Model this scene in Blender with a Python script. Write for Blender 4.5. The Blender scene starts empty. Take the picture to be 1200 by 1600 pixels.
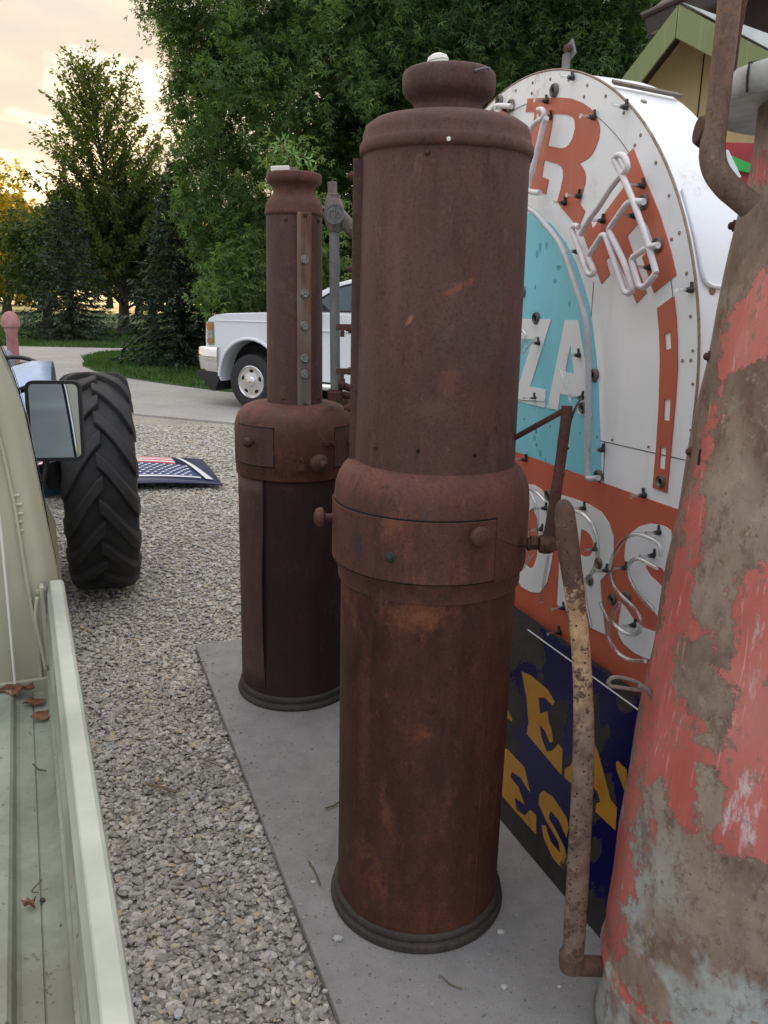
import bpy, bmesh, math, random
import numpy as np
from mathutils import Vector, Matrix
from mathutils.geometry import tessellate_polygon
PI=math.pi
rnd=random.Random(7); nr=np.random.default_rng(11)
sc=bpy.context.scene; COL=sc.collection
# ---------------------------------------------------------------- camera
F=1295.0; PITCH=math.radians(14.5); ROLL=math.radians(1.37); H=1.6
cd=bpy.data.cameras.new('camera'); cam=bpy.data.objects.new('camera',cd); COL.objects.link(cam)
cd.sensor_fit='VERTICAL'; cd.sensor_height=24; cd.lens=24*F/1600; cd.clip_end=3000; cd.clip_start=0.05
fw=Vector((0,math.cos(PITCH),-math.sin(PITCH))); up0=Vector((0,math.sin(PITCH),math.cos(PITCH))); rt0=Vector((1,0,0))
cr,sr=math.cos(ROLL),math.sin(ROLL)
rt=rt0*cr+up0*sr; up=-rt0*sr+up0*cr
# image right = world right tilted so that the horizon falls to the right
cam.matrix_world=Matrix(((rt.x,up.x,-fw.x,0),(rt.y,up.y,-fw.y,0),(rt.z,up.z,-fw.z,H),(0,0,0,1)))
sc.camera=cam
# ---------------------------------------------------------------- light
SUN_EL=math.radians(5.0); SUN_AZ=math.radians(-16)      # azimuth from +Y, negative = left
w=bpy.data.worlds.new('World'); sc.world=w; w.use_nodes=True
def build_world():
    nt=w.node_tree; N=nt.nodes; L=nt.links; N.clear()
    out=N.new('ShaderNodeOutputWorld'); bg=N.new('ShaderNodeBackground'); bg.inputs[1].default_value=0.12
    sky=N.new('ShaderNodeTexSky'); sky.sky_type='NISHITA'; sky.sun_disc=False
    sky.sun_elevation=SUN_EL; sky.sun_rotation=SUN_AZ; sky.air_density=1.0; sky.dust_density=1.5
    tc=N.new('ShaderNodeTexCoord'); sep=N.new('ShaderNodeSeparateXYZ'); L.new(tc.outputs['Generated'],sep.inputs[0])
    ma=N.new('ShaderNodeMath'); ma.operation='ADD'; ma.inputs[1].default_value=0.22; 
    mx=N.new('ShaderNodeMath'); mx.operation='MAXIMUM'; mx.inputs[1].default_value=0.0; L.new(sep.outputs[2],mx.inputs[0]); L.new(mx.outputs[0],ma.inputs[0])
    cb=N.new('ShaderNodeCombineXYZ')
    for i in (0,1):
        d=N.new('ShaderNodeMath'); d.operation='DIVIDE'; L.new(sep.outputs[i],d.inputs[0]); L.new(ma.outputs[0],d.inputs[1]); L.new(d.outputs[0],cb.inputs[i])
    n1=N.new('ShaderNodeTexNoise'); n1.inputs['Scale'].default_value=1.9; n1.inputs['Detail'].default_value=6; n1.inputs['Roughness'].default_value=.52; n1.inputs['Distortion'].default_value=.3
    L.new(cb.outputs[0],n1.inputs['Vector'])
    n2=N.new('ShaderNodeTexNoise'); n2.inputs['Scale'].default_value=3.3; n2.inputs['Detail'].default_value=4; L.new(cb.outputs[0],n2.inputs['Vector'])
    r1=N.new('ShaderNodeValToRGB'); r1.color_ramp.elements[0].position=.34; r1.color_ramp.elements[1].position=.5; L.new(n1.outputs[0],r1.inputs[0])
    # cloud colours: grey mauve bodies with cream lit edges
    r2=N.new('ShaderNodeValToRGB'); e=r2.color_ramp.elements; e[0].position=.36; e[0].color=(.95,.82,.68,1); e[1].position=.66; e[1].color=(.66,.62,.63,1)
    m=e.new(.5); m.color=(.80,.71,.66,1)
    L.new(n2.outputs[0],r2.inputs[0])
    # colour with height: warm near the horizon
    mr=N.new('ShaderNodeMapRange'); mr.inputs[1].default_value=0.0; mr.inputs[2].default_value=.5; mr.inputs[3].default_value=1; mr.inputs[4].default_value=0; L.new(sep.outputs[2],mr.inputs[0])
    dt=N.new('ShaderNodeVectorMath'); dt.operation='DOT_PRODUCT'; dt.inputs[1].default_value=(math.sin(SUN_AZ),math.cos(SUN_AZ),0); L.new(tc.outputs['Generated'],dt.inputs[0])
    md=N.new('ShaderNodeMapRange'); md.inputs[1].default_value=-.4; md.inputs[2].default_value=1; L.new(dt.outputs['Value'],md.inputs[0])
    mm=N.new('ShaderNodeMath'); mm.operation='MULTIPLY'; L.new(mr.outputs[0],mm.inputs[0]); L.new(md.outputs[0],mm.inputs[1])
    warm=N.new('ShaderNodeMixRGB'); warm.inputs[2].default_value=(1.10,.84,.52,1); L.new(r2.outputs[0],warm.inputs[1])
    mw=N.new('ShaderNodeMath'); mw.operation='MULTIPLY'; mw.inputs[1].default_value=.75; L.new(mm.outputs[0],mw.inputs[0]); L.new(mw.outputs[0],warm.inputs[0])
    # overhead: neutral grey blue away from the glow
    cool=N.new('ShaderNodeMixRGB'); cool.inputs[2].default_value=(.60,.66,.76,1); L.new(warm.outputs[0],cool.inputs[1])
    inv=N.new('ShaderNodeMath'); inv.operation='SUBTRACT'; inv.inputs[0].default_value=.72; inv.use_clamp=True; L.new(md.outputs[0],inv.inputs[1]); L.new(inv.outputs[0],cool.inputs[0])
    # overcast cloud: brighter towards the zenith than near the horizon
    el=N.new('ShaderNodeMapRange'); el.interpolation_type='SMOOTHSTEP'; el.inputs[1].default_value=.22; el.inputs[2].default_value=.85; el.inputs[3].default_value=4.0; el.inputs[4].default_value=10.0; L.new(sep.outputs[2],el.inputs[0])
    sc1=N.new('ShaderNodeVectorMath'); sc1.operation='SCALE'; L.new(el.outputs[0],sc1.inputs['Scale']); L.new(cool.outputs[0],sc1.inputs[0])
    # clear gaps: pale blue
    ss=N.new('ShaderNodeVectorMath'); ss.operation='SCALE'; ss.inputs['Scale'].default_value=.22; L.new(sky.outputs[0],ss.inputs[0])
    ad=N.new('ShaderNodeVectorMath'); ad.operation='ADD'; ad.inputs[1].default_value=(2.6,3.0,3.4); L.new(ss.outputs[0],ad.inputs[0])
    mix=N.new('ShaderNodeMixRGB'); L.new(r1.outputs[0],mix.inputs[0]); L.new(ad.outputs[0],mix.inputs[1]); L.new(sc1.outputs[0],mix.inputs[2])
    L.new(mix.outputs[0],bg.inputs[0]); L.new(bg.outputs[0],out.inputs[0])
build_world()
sd=bpy.data.lights.new('sun','SUN'); sd.energy=3.0; sd.angle=math.radians(.6); sd.color=(1,.66,.34)
so=bpy.data.objects.new('sun',sd); COL.objects.link(so)
sdir=Vector((math.sin(SUN_AZ)*math.cos(SUN_EL),math.cos(SUN_AZ)*math.cos(SUN_EL),math.sin(SUN_EL)))
so.rotation_euler=(-sdir).to_track_quat('-Z','Y').to_euler()
sc.view_settings.view_transform='Standard'; sc.view_settings.look='None'; sc.view_settings.exposure=1.22; sc.view_settings.gamma=1
sc.render.engine='CYCLES'
# ---------------------------------------------------------------- measuring helpers (photo pixel -> place in the world)
def ray(px,py):
    x=(px-600)/F; y=-(py-800)/F
    return rt*x+up*y+fw
O=Vector((0,0,H))
def G(px,py,z=0.0):
    d=ray(px,py); return O+d*((z-H)/d.z)
def AT(px,py,Y):
    d=ray(px,py); return O+d*(Y/d.y)
def PL(px,py,p0,n):
    d=ray(px,py); return O+d*((Vector(p0)-O).dot(n)/d.dot(n))
def CH(px,py,c,r):          # hit on a vertical cylinder -> theta, z
    d=ray(px,py); A=d.x**2+d.y**2; B=-(d.x*c[0]+d.y*c[1]); C=c[0]**2+c[1]**2-r*r; D=max(B*B-A*C,0)
    t=(-B-math.sqrt(D))/A; p=O+d*t
    return math.atan2(p.y-c[1],p.x-c[0]),p.z
# ---------------------------------------------------------------- mesh builder
def frame(n,upv=Vector((0,0,1))):
    n=Vector(n).normalized()
    u=Vector(upv).cross(n)
    if u.length<1e-4: u=Vector((1,0,0)).cross(n)
    if u.length<1e-4: u=Vector((0,1,0)).cross(n)
    u.normalize(); return u,n.cross(u),n
class MB:
    def __init__(s): s.v=[]; s.f=[]
    def add(s,vs,fs):
        b=len(s.v); s.v+= [tuple(x) for x in vs]; s.f+=[tuple(i+b for i in f) for f in fs]; return s
    def box(s,c,ax,h):
        c=Vector(c); X,Y,Z=[Vector(a).normalized()*k for a,k in zip(ax,h)]
        vs=[c+X*i+Y*j+Z*k for k in(-1,1) for j in(-1,1) for i in(-1,1)]
        return s.add(vs,[(0,2,3,1),(4,5,7,6),(0,1,5,4),(2,6,7,3),(0,4,6,2),(1,3,7,5)])
    def bx(s,a,b):
        a=Vector(a);b=Vector(b); return s.box((a+b)/2,((1,0,0),(0,1,0),(0,0,1)),tuple(abs(x)/2 for x in (b-a)))
    def lathe(s,prof,c=(0,0),seg=64,t0=0,t1=2*PI,z0=0.0,cap=False,wob=0.0):
        full=abs(t1-t0-2*PI)<1e-6; n=seg if full else seg+1
        vs=[];fs=[]
        for r,z in prof:
            for i in range(n):
                t=t0+(t1-t0)*i/seg; rr=r*(1+wob*math.sin(3*t+z*5))
                vs.append((c[0]+rr*math.cos(t),c[1]+rr*math.sin(t),z+z0))
        for j in range(len(prof)-1):
            for i in range(seg):
                a=j*n+i; b=j*n+(i+1)%n; fs.append((a,b,b+n,a+n))
        if cap:
            fs.append(tuple(range(n))[::-1]); fs.append(tuple(range((len(prof)-1)*n,len(prof)*n)))
        return s.add(vs,fs)
    def lathe_ax(s,prof,c,n,seg=20,cap=True):       # prof: (r, along n)
        u,v,w_=frame(n); c=Vector(c); vs=[];fs=[]
        for r,h in prof:
            for i in range(seg):
                t=2*PI*i/seg; vs.append(c+u*(r*math.cos(t))+v*(r*math.sin(t))+w_*h)
        for j in range(len(prof)-1):
            for i in range(seg):
                a=j*seg+i;b=j*seg+(i+1)%seg; fs.append((a,b,b+seg,a+seg))
        if cap:
            fs.append(tuple(range(seg))[::-1]); fs.append(tuple(range((len(prof)-1)*seg,len(prof)*seg)))
        return s.add(vs,fs)
    def tube(s,path,r,seg=10,cap=True,sq=1.0,upv=None):
        P=[Vector(p) for p in path]; n=len(P); vs=[];fs=[]; pu=None
        rs=r if isinstance(r,(list,tuple)) else [r]*n
        for k,p in enumerate(P):
            t=(P[min(k+1,n-1)]-P[max(k-1,0)])
            if t.length<1e-9: t=Vector((0,0,1))
            t.normalize()
            if pu is None:
                q=Vector(upv) if upv else (Vector((0,0,1)) if abs(t.z)<.9 else Vector((0,1,0)))
            else: q=pu
            a=(q-t*q.dot(t)); a.normalize(); b=t.cross(a); pu=a
            for i in range(seg):
                th=2*PI*i/seg; vs.append(p+a*(rs[k]*math.cos(th)*sq)+b*(rs[k]*math.sin(th)))
        for k in range(n-1):
            for i in range(seg):
                a=k*seg+i;b=k*seg+(i+1)%seg; fs.append((a,b,b+seg,a+seg))
        if cap: fs.append(tuple(range(seg))[::-1]); fs.append(tuple(range((n-1)*seg,n*seg)))
        return s.add(vs,fs)
    def prism(s,poly,conv,d0,d1,holes=()):           # poly 2-D lists, conv(a,b,d) -> world
        loops=[list(poly)]+[list(h) for h in holes]
        tris=tessellate_polygon([[Vector((p[0],p[1],0)) for p in l] for l in loops])
        flat=[p for l in loops for p in l]; n=len(flat)
        vs=[conv(p[0],p[1],d0) for p in flat]+[conv(p[0],p[1],d1) for p in flat]
        fs=[tuple(t)[::-1] for t in tris]+[tuple(i+n for i in t) for t in tris]
        b=0
        for l in loops:
            m=len(l)
            for i in range(m):
                a=b+i; c=b+(i+1)%m; fs.append((a,c,c+n,a+n))
            b+=m
        return s.add(vs,fs)
    def obj(s,name,mat,parent=None,smooth=35,bevel=0,fix=True,label=None,kind=None,weld=False):
        me=bpy.data.meshes.new(name); 
        org=parent.matrix_world.translation if parent else None
        root=parent
        off=Vector((0,0,0))
        while root: off=off+Vector(root.location); root=root.parent
        me.from_pydata([tuple(Vector(v)-off) for v in s.v],[],s.f)
        if fix:
            bm=bmesh.new(); bm.from_mesh(me)
            if weld: bmesh.ops.remove_doubles(bm,verts=bm.verts,dist=1e-5)
            bmesh.ops.recalc_face_normals(bm,faces=bm.faces); bm.to_mesh(me); bm.free()
        if smooth:
            me.shade_smooth(); me.set_sharp_from_angle(angle=math.radians(smooth))
        me.materials.append(mat)
        o=bpy.data.objects.new(name,me); COL.objects.link(o); o.parent=parent
        if bevel:
            m=o.modifiers.new('Bevel','BEVEL'); m.width=bevel; m.segments=3; m.limit_method='ANGLE'; m.angle_limit=math.radians(40)
            if smooth: m.harden_normals=False
        if label: o['label']=label
        if kind: o['kind']=kind
        return o
def thing(name,label,cat,loc=(0,0,0),group=None,kind=None):
    o=bpy.data.objects.new(name,None); COL.objects.link(o); o.location=loc; o.empty_display_size=.1
    o['label']=label; o['category']=cat
    if group:o['group']=group
    return o
def tag(o,label,cat,group=None):
    o['label']=label;o['category']=cat
    if group:o['group']=group
    return o
def struct(o): o['kind']='structure'; return o
def smoothpath(P,k=5):
    P=[Vector(p) for p in P]; out=[]
    for i in range(len(P)-1):
        p0=P[max(i-1,0)];p1=P[i];p2=P[i+1];p3=P[min(i+2,len(P)-1)]
        for j in range(k):
            t=j/k; out.append(.5*((2*p1)+(p2-p0)*t+(2*p0-5*p1+4*p2-p3)*t*t+(3*p1-p0-3*p2+p3)*t**3))
    out.append(P[-1]); return out
def np_mesh(name,V,Fq,mat,parent=None,attrs=None,smooth=False):
    """V (n,3) float, Fq (m,k) int all faces with k corners; attrs {name: per-vertex float}"""
    me=bpy.data.meshes.new(name); m,k=Fq.shape
    me.vertices.add(len(V)); me.vertices.foreach_set('co',V.astype(np.float32).ravel())
    me.loops.add(m*k); me.loops.foreach_set('vertex_index',Fq.astype(np.int32).ravel())
    me.polygons.add(m); me.polygons.foreach_set('loop_start',np.arange(0,m*k,k,dtype=np.int32)); 
    me.update(calc_edges=True)
    me.polygons.foreach_set('use_smooth',np.full(m,smooth))
    if attrs:
        for an,av in attrs.items():
            a=me.attributes.new(an,'FLOAT','POINT'); a.data.foreach_set('value',av.astype(np.float32))
    me.materials.append(mat); me.validate()
    o=bpy.data.objects.new(name,me); COL.objects.link(o); o.parent=parent
    return o
# ---------------------------------------------------------------- materials
class MT:
    def __init__(s,name):
        s.m=bpy.data.materials.new(name); s.m.use_nodes=True; s.nt=s.m.node_tree; s.N=s.nt.nodes; s.L=s.nt.links
        s.b=s.N['Principled BSDF']; s.tc=s.N.new('ShaderNodeTexCoord')
    def set(s,**k):
        for a,v in k.items(): s.b.inputs[a.replace('_',' ')].default_value=v
        return s
    def vec(s,scale=(1,1,1)):
        mp=s.N.new('ShaderNodeMapping'); mp.inputs['Scale'].default_value=scale; s.L.new(s.tc.outputs['Object'],mp.inputs[0]); return mp.outputs[0]
    def noise(s,scale,detail=5,rough=.6,stretch=(1,1,1),dist=0):
        n=s.N.new('ShaderNodeTexNoise'); n.inputs['Scale'].default_value=scale; n.inputs['Detail'].default_value=detail; n.inputs['Roughness'].default_value=rough; n.inputs['Distortion'].default_value=dist
        s.L.new(s.vec(stretch),n.inputs['Vector']); return n.outputs[0]
    def vor(s,scale,feature='F1',out=0,stretch=(1,1,1)):
        n=s.N.new('ShaderNodeTexVoronoi'); n.feature=feature; n.inputs['Scale'].default_value=scale; s.L.new(s.vec(stretch),n.inputs['Vector']); return n.outputs[out]
    def attr(s,name,out=2):
        n=s.N.new('ShaderNodeAttribute'); n.attribute_name=name; return n.outputs[out]
    def z(s,ch=2):
        q=s.N.new('ShaderNodeSeparateXYZ'); s.L.new(s.tc.outputs['Object'],q.inputs[0]); return q.outputs[ch]
    def ramp(s,fac,stops,interp='LINEAR'):
        r=s.N.new('ShaderNodeValToRGB'); r.color_ramp.interpolation=interp; e=r.color_ramp.elements
        while len(e)<len(stops): e.new(.5)
        for i,(p,c) in enumerate(stops):
            e[i].position=p; e[i].color=(c,c,c,1) if isinstance(c,(int,float)) else (*c,1)
        s.L.new(fac,r.inputs[0]); return r.outputs[0]
    def mix(s,fac,a,b,mode='MIX'):
        m=s.N.new('ShaderNodeMixRGB'); m.blend_type=mode
        for i,x in ((0,fac),(1,a),(2,b)):
            if isinstance(x,(int,float)): m.inputs[i].default_value=x if i==0 else (x,x,x,1)
            elif isinstance(x,tuple): m.inputs[i].default_value=(*x,1)
            else: s.L.new(x,m.inputs[i])
        return m.outputs[0]
    def math(s,op,a,b=0.0,clamp=False):
        m=s.N.new('ShaderNodeMath'); m.operation=op; m.use_clamp=clamp
        for i,x in ((0,a),(1,b)):
            if isinstance(x,(int,float)): m.inputs[i].default_value=x
            else: s.L.new(x,m.inputs[i])
        return m.outputs[0]
    def col(s,c): s.L.new(c,s.b.inputs['Base Color']); return s
    def rough(s,c): s.L.new(c,s.b.inputs['Roughness']); return s
    def bump(s,h,strength=.3,dist=.003):
        b=s.N.new('ShaderNodeBump'); b.inputs['Strength'].default_value=strength; b.inputs['Distance'].default_value=dist; s.L.new(h,b.inputs['Height']); s.L.new(b.outputs[0],s.b.inputs['Normal']); return s
def plain(name,c,rough=.6,metal=0.0,var=.12,scale=8,bump=.0,spec=.5):
    m=MT(name); m.set(Roughness=rough,Metallic=metal); m.b.inputs['Specular IOR Level'].default_value=spec
    n=m.noise(scale,5,.6); lo=tuple(x*(1-var*1.6) for x in c); hi=tuple(min(1,x*(1+var)) for x in c)
    m.col(m.ramp(n,[(.3,lo),(.7,hi)]))
    if bump: m.bump(m.noise(scale*8,4,.6),bump,.002)
    return m.m
def rust(name,dark=(.055,.024,.018),mid=(.125,.048,.034),light=(.20,.085,.05),orange=(.30,.10,.03),oamt=.35,streak=1.0,rough=.72,grey=0.0,pit=1.0,seed=0.0,stains=()):
    m=MT(name); m.set(Roughness=rough); m.b.inputs['Specular IOR Level'].default_value=.35
    o=seed
    big=m.noise(2.2+o*.1,4,.55,(1,1,.6),.4); med=m.noise(11+o,7,.72,(1,1,.55)); fine=m.noise(150,3,.7); st=m.noise(34,4,.6,(1,1,.05*streak))
    c=m.ramp(big,[(.32,dark),(.52,mid),(.75,light)])
    c=m.mix(.6,c,m.ramp(med,[(.35,dark),(.6,mid),(.8,light)]))
    c=m.mix(m.ramp(st,[(.48,0.0),(.72,.28)]),c,tuple(x*.6 for x in dark))
    om=m.mix(1.0,m.ramp(m.noise(3.1,4,.6,(1,1,.7),1.0),[(.54,0.0),(.68,1.0)]),m.ramp(m.noise(38,6,.75),[(.42,0.0),(.62,1.0)]),'MULTIPLY')
    om=m.math('MULTIPLY',om,oamt,True)
    c=m.mix(om,c,orange)
    c=m.mix(m.math('MULTIPLY',m.ramp(m.noise(24,8,.8,(1,1,.4)),[(.56,0.0),(.64,1.0)]),.38),c,tuple(min(1,x*1.15) for x in light))
    c=m.mix(m.math('MULTIPLY',m.ramp(m.noise(17+o,8,.8,(1,1,.35)),[(.55,0.0),(.62,1.0)]),.5),c,tuple(x*.75 for x in dark))
    if grey:
        gm=m.ramp(m.noise(4.4,5,.6,(1,1,.5)),[(.52,0.0),(.7,grey)]); c=m.mix(gm,c,(.11,.085,.08))
    c=m.mix(m.math('MULTIPLY',m.ramp(fine,[(.50,0.0),(.68,1.0)]),.5*pit),c,tuple(x*.45 for x in dark))
    c=m.mix(m.math('MULTIPLY',m.ramp(m.noise(90,4,.7),[(.62,0.0),(.72,1.0)]),.35),c,tuple(min(1,x*1.35) for x in light))
    for (cx,cy,cz,sx,sz,ang,colr,amt) in stains:
        mp=m.N.new('ShaderNodeMapping'); mp.vector_type='TEXTURE'; mp.inputs['Location'].default_value=(cx,cy,cz); mp.inputs['Rotation'].default_value=(0,ang,0); mp.inputs['Scale'].default_value=(sx,.12,sz); m.L.new(m.tc.outputs['Object'],mp.inputs[0])
        g=m.N.new('ShaderNodeTexGradient'); g.gradient_type='SPHERICAL'; m.L.new(mp.outputs[0],g.inputs[0])
        k=m.math('ADD',g.outputs[1],m.math('MULTIPLY',m.math('SUBTRACT',m.noise(60,8,.82),.5),2.6)); c=m.mix(m.ramp(k,[(.35,0.0),(.95,amt*.8)]),c,colr)
    m.col(c)
    m.rough(m.ramp(med,[(.3,rough-.14),(.7,rough+.14)]))
    m.bump(m.math('ADD',m.math('MULTIPLY',fine,.6),m.math('MULTIPLY',med,1.5)),.35,.0022)
    b2=m.N.new('ShaderNodeBump'); b2.inputs['Strength'].default_value=.55; b2.inputs['Distance'].default_value=.012; m.L.new(m.noise(5.5,3,.5,(1,1,.7)),b2.inputs['Height']); m.L.new(b2.outputs[0],m.N['Bump'].inputs['Normal'])
    return m.m
M={}
M['rustA']=rust('rust_upper',(.054,.029,.027),(.112,.050,.041),(.185,.088,.068),oamt=.22,grey=.6,stains=((0.028,-0.185,1.623,0.075,0.018,-0.55,(.30,.105,.04),0.75),(-0.07,-0.173,1.555,0.03,0.008,-1.0,(.36,.16,.08),0.8),(0.023,-0.189,1.424,0.05,0.07,0,(.30,.105,.04),0.35),(-0.1,-0.158,1.659,0.04,0.35,0,(.19,.10,.085),0.5),(0.105,-0.159,1.367,0.06,0.09,0,(.17,.06,.03),0.5),(-0.01,-0.19,1.368,0.1,0.05,0,(.20,.10,.07),0.35),))
M['rustB']=rust('rust_collar',(.052,.025,.019),(.138,.051,.033),(.22,.09,.052),oamt=.35,seed=1.7,stains=((-0.172,-0.168,1.054,0.035,0.09,0,(.035,.032,.035),0.8),(-0.1,-0.218,1.116,0.05,0.05,0,(.30,.105,.04),0.5),(-0.02,-0.239,1.138,0.03,0.07,0,(.06,.045,.045),0.6),(0.157,-0.181,1.142,0.05,0.05,0,(.12,.06,.035),0.5),))
M['rustC']=rust('rust_lower',(.030,.012,.009),(.105,.034,.019),(.185,.064,.032),(.34,.12,.04),oamt=.55,seed=3.1,stains=((-0.051,-0.214,0.897,0.13,0.07,0,(.30,.115,.04),0.5),(-0.031,-0.218,0.96,0.05,0.02,0,(.42,.34,.28),0.7),(-0.11,-0.19,0.94,0.05,0.03,0,(.30,.17,.11),0.6),(0.097,-0.198,0.886,0.06,0.1,0,(.03,.02,.02),0.6),(-0.09,-0.201,0.38,0.03,0.09,-0.2,(.25,.10,.04),0.55),(0.037,-0.217,0.516,0.1,0.3,0,(.035,.02,.02),0.5),(-0.149,-0.162,0.565,0.03,0.4,0,(.19,.065,.03),0.5),))
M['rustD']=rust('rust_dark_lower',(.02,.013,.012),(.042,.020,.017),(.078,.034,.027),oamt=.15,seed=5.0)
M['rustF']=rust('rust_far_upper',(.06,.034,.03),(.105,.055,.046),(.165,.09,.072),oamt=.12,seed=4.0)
M['rustK']=rust('rust_hardware',(.04,.018,.015),(.10,.04,.03),(.17,.075,.05),oamt=.3,seed=2.0)
M['base']=rust('base_ring_metal',(.03,.026,.023),(.062,.052,.044),(.11,.095,.08),(.2,.09,.04),oamt=.3,seed=6.0)
M['galv']=rust('weathered_steel_pipe',(.10,.10,.10),(.18,.185,.185),(.26,.26,.25),(.22,.11,.05),oamt=.35,seed=1.0,pit=.4,rough=.6)
M['iron']=rust('cast_fitting',(.10,.075,.06),(.19,.155,.13),(.29,.25,.21),(.28,.12,.05),oamt=.55,seed=2.4)
M['black']=plain('black_rubber',(.018,.018,.02),.6,var=.2)
M['void']=plain('dark_hollow',(.006,.006,.006),.95)
M['white_plastic']=plain('white_plastic',(.75,.73,.66),.45,var=.06)
M['brass']=plain('aged_teal_bolt',(.035,.05,.045),.5,.3)
def mk_wood():
    m=MT('weathered_wood_strip'); m.set(Roughness=.8)
    g=m.noise(26,6,.7,(1,1,.06),.5); b=m.noise(5,3,.5,(1,1,.8))
    c=m.ramp(g,[(.3,(.07,.035,.022)),(.5,(.17,.085,.05)),(.7,(.30,.20,.13))]); c=m.mix(m.ramp(b,[(.45,0.0),(.6,.75)]),c,m.ramp(g,[(.3,(.13,.12,.10)),(.7,(.25,.23,.18))]))
    m.col(c); m.bump(g,.5,.003); return m.m
M['wood']=mk_wood()
def mk_disc():
    m=MT('pitted_zinc_disc'); m.set(Roughness=.6,Metallic=.3); n=m.noise(160,4,.6); m.col(m.ramp(n,[(.35,(.12,.115,.10)),(.6,(.34,.33,.30))])); m.bump(n,.6,.002); return m.m
M['disc']=mk_disc()
def mk_concrete(name,c=(.30,.30,.295),sc_=1.0):
    m=MT(name); m.set(Roughness=.9); n=m.noise(.9*sc_,5,.6); f=m.noise(220,3,.6); q=m.noise(14,5,.65)
    col=m.ramp(n,[(.3,tuple(x*.78 for x in c)),(.7,tuple(x*1.12 for x in c))]); col=m.mix(.35,col,m.ramp(q,[(.35,tuple(x*.7 for x in c)),(.65,tuple(x*1.2 for x in c))]))
    col=m.mix(m.ramp(f,[(.55,0.0),(.75,.5)]),col,tuple(x*.5 for x in c))
    col=m.mix(m.ramp(m.noise(45,2,.5),[(.68,0.0),(.72,.7)]),col,tuple(x*.45 for x in c))
    col=m.mix(m.math('MULTIPLY',m.ramp(m.noise(3.2,7,.7,(1,1,1),.8),[(.5,0.0),(.7,1.0)]),.45),col,tuple(x*.62 for x in c)); col=m.mix(m.ramp(m.noise(110,2,.5),[(.66,0.0),(.70,.75)]),col,tuple(x*.35 for x in c)); col=m.mix(m.ramp(m.noise(95,2,.5),[(.69,0.0),(.72,.6)]),col,tuple(min(1,x*1.7) for x in c))
    m.col(col); m.bump(m.math('ADD',f,q),.35,.002); return m.m
M['pad']=mk_concrete('pad_concrete',(.265,.262,.258)); M['drive']=mk_concrete('driveway_concrete',(.36,.345,.32))
def mk_gravelbed():
    m=MT('gravel_ground'); m.set(Roughness=.95)
    v=m.N.new('ShaderNodeTexVoronoi'); v.inputs['Scale'].default_value=75; m.L.new(m.vec(),v.inputs['Vector'])
    w1=m.ramp(v.outputs['Color'],[(.0,(.22,.20,.165)),(.45,(.42,.39,.33)),(.7,(.52,.48,.41)),(1,(.62,.58,.50))])
    dk=m.ramp(v.outputs['Distance'],[(.3,1.0),(.8,.5)])
    c=m.mix(1.0,w1,dk,'MULTIPLY'); patch=m.noise(.7,5,.6); c=m.mix(m.ramp(patch,[(.45,0.0),(.7,.55)]),c,(.15,.13,.105))
    m.col(c); m.bump(dk,.9,.01); return m.m
M['gravel']=mk_gravelbed()
def mk_stone():
    m=MT('limestone_gravel'); m.set(Roughness=.9); a=m.attr('tone')
    c=m.ramp(a,[(0,(.13,.115,.095)),(.12,(.25,.23,.195)),(.4,(.38,.36,.32)),(.62,(.49,.46,.405)),(.82,(.63,.595,.525)),(.88,(.50,.42,.27)),(.94,(.50,.35,.18)),(1,(.48,.53,.59))])
    c=m.mix(.3,c,m.ramp(m.noise(120,3,.6),[(.35,(.16,.15,.13)),(.65,(.6,.6,.57))])); m.col(c); m.bump(m.noise(200,3,.6),.3,.001); return m.m
M['stone']=mk_stone()
def mk_grass(name,lo,hi,sc_=.35):
    m=MT(name); m.set(Roughness=.9); n=m.noise(sc_,6,.65); f=m.noise(22,4,.7); c=m.ramp(n,[(.3,lo),(.7,hi)]); c=m.mix(.4,c,m.ramp(f,[(.3,tuple(x*.5 for x in lo)),(.7,hi)])); m.col(c); m.bump(f,.8,.05); return m.m
M['lawn']=mk_grass('lawn_green',(.035,.075,.018),(.075,.14,.035)); M['field']=mk_grass('sun_coloured_field',(.40,.34,.12),(.55,.47,.18),.05)  # field yellow: low sunlight on far grass put into the base colour
def mk_leaf(name,stops,transl=.35,rough=.55,tint=(1.5,1.5,.5)):
    m=MT(name); a=m.attr('var'); c=m.ramp(a,stops); m.col(c); m.set(Roughness=rough); m.b.inputs['Specular IOR Level'].default_value=.35
    t=m.N.new('ShaderNodeBsdfTranslucent'); tc_=m.mix(1.0,c,tint,'MULTIPLY'); m.L.new(tc_,t.inputs[0])
    mx=m.N.new('ShaderNodeMixShader'); mx.inputs[0].default_value=transl; m.L.new(m.b.outputs[0],mx.inputs[1]); m.L.new(t.outputs[0],mx.inputs[2]); m.L.new(mx.outputs[0],m.N['Material Output'].inputs[0]); return m.m
M['maple']=mk_leaf('maple_leaf',[(0,(.028,.055,.018)),(.4,(.06,.115,.032)),(.75,(.105,.185,.05)),(1,(.19,.30,.075))])
M['cherry']=mk_leaf('slender_tree_leaf',[(0,(.045,.07,.02)),(.6,(.09,.13,.034)),(1,(.20,.22,.05))],.5)
M['spruce']=mk_leaf('spruce_needles',[(0,(.013,.024,.012)),(.6,(.028,.05,.024)),(1,(.05,.085,.036))],.1)
M['wood_leaf']=mk_leaf('woodland_leaf',[(0,(.03,.055,.014)),(.6,(.055,.09,.022)),(1,(.10,.14,.03))],.4)
M['sun_leaf']=mk_leaf('sun_coloured_leaf',[(0,(.16,.14,.02)),(.5,(.36,.27,.03)),(1,(.55,.42,.05))],.5)  # gold is the low sun painted into the leaf colour
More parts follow.
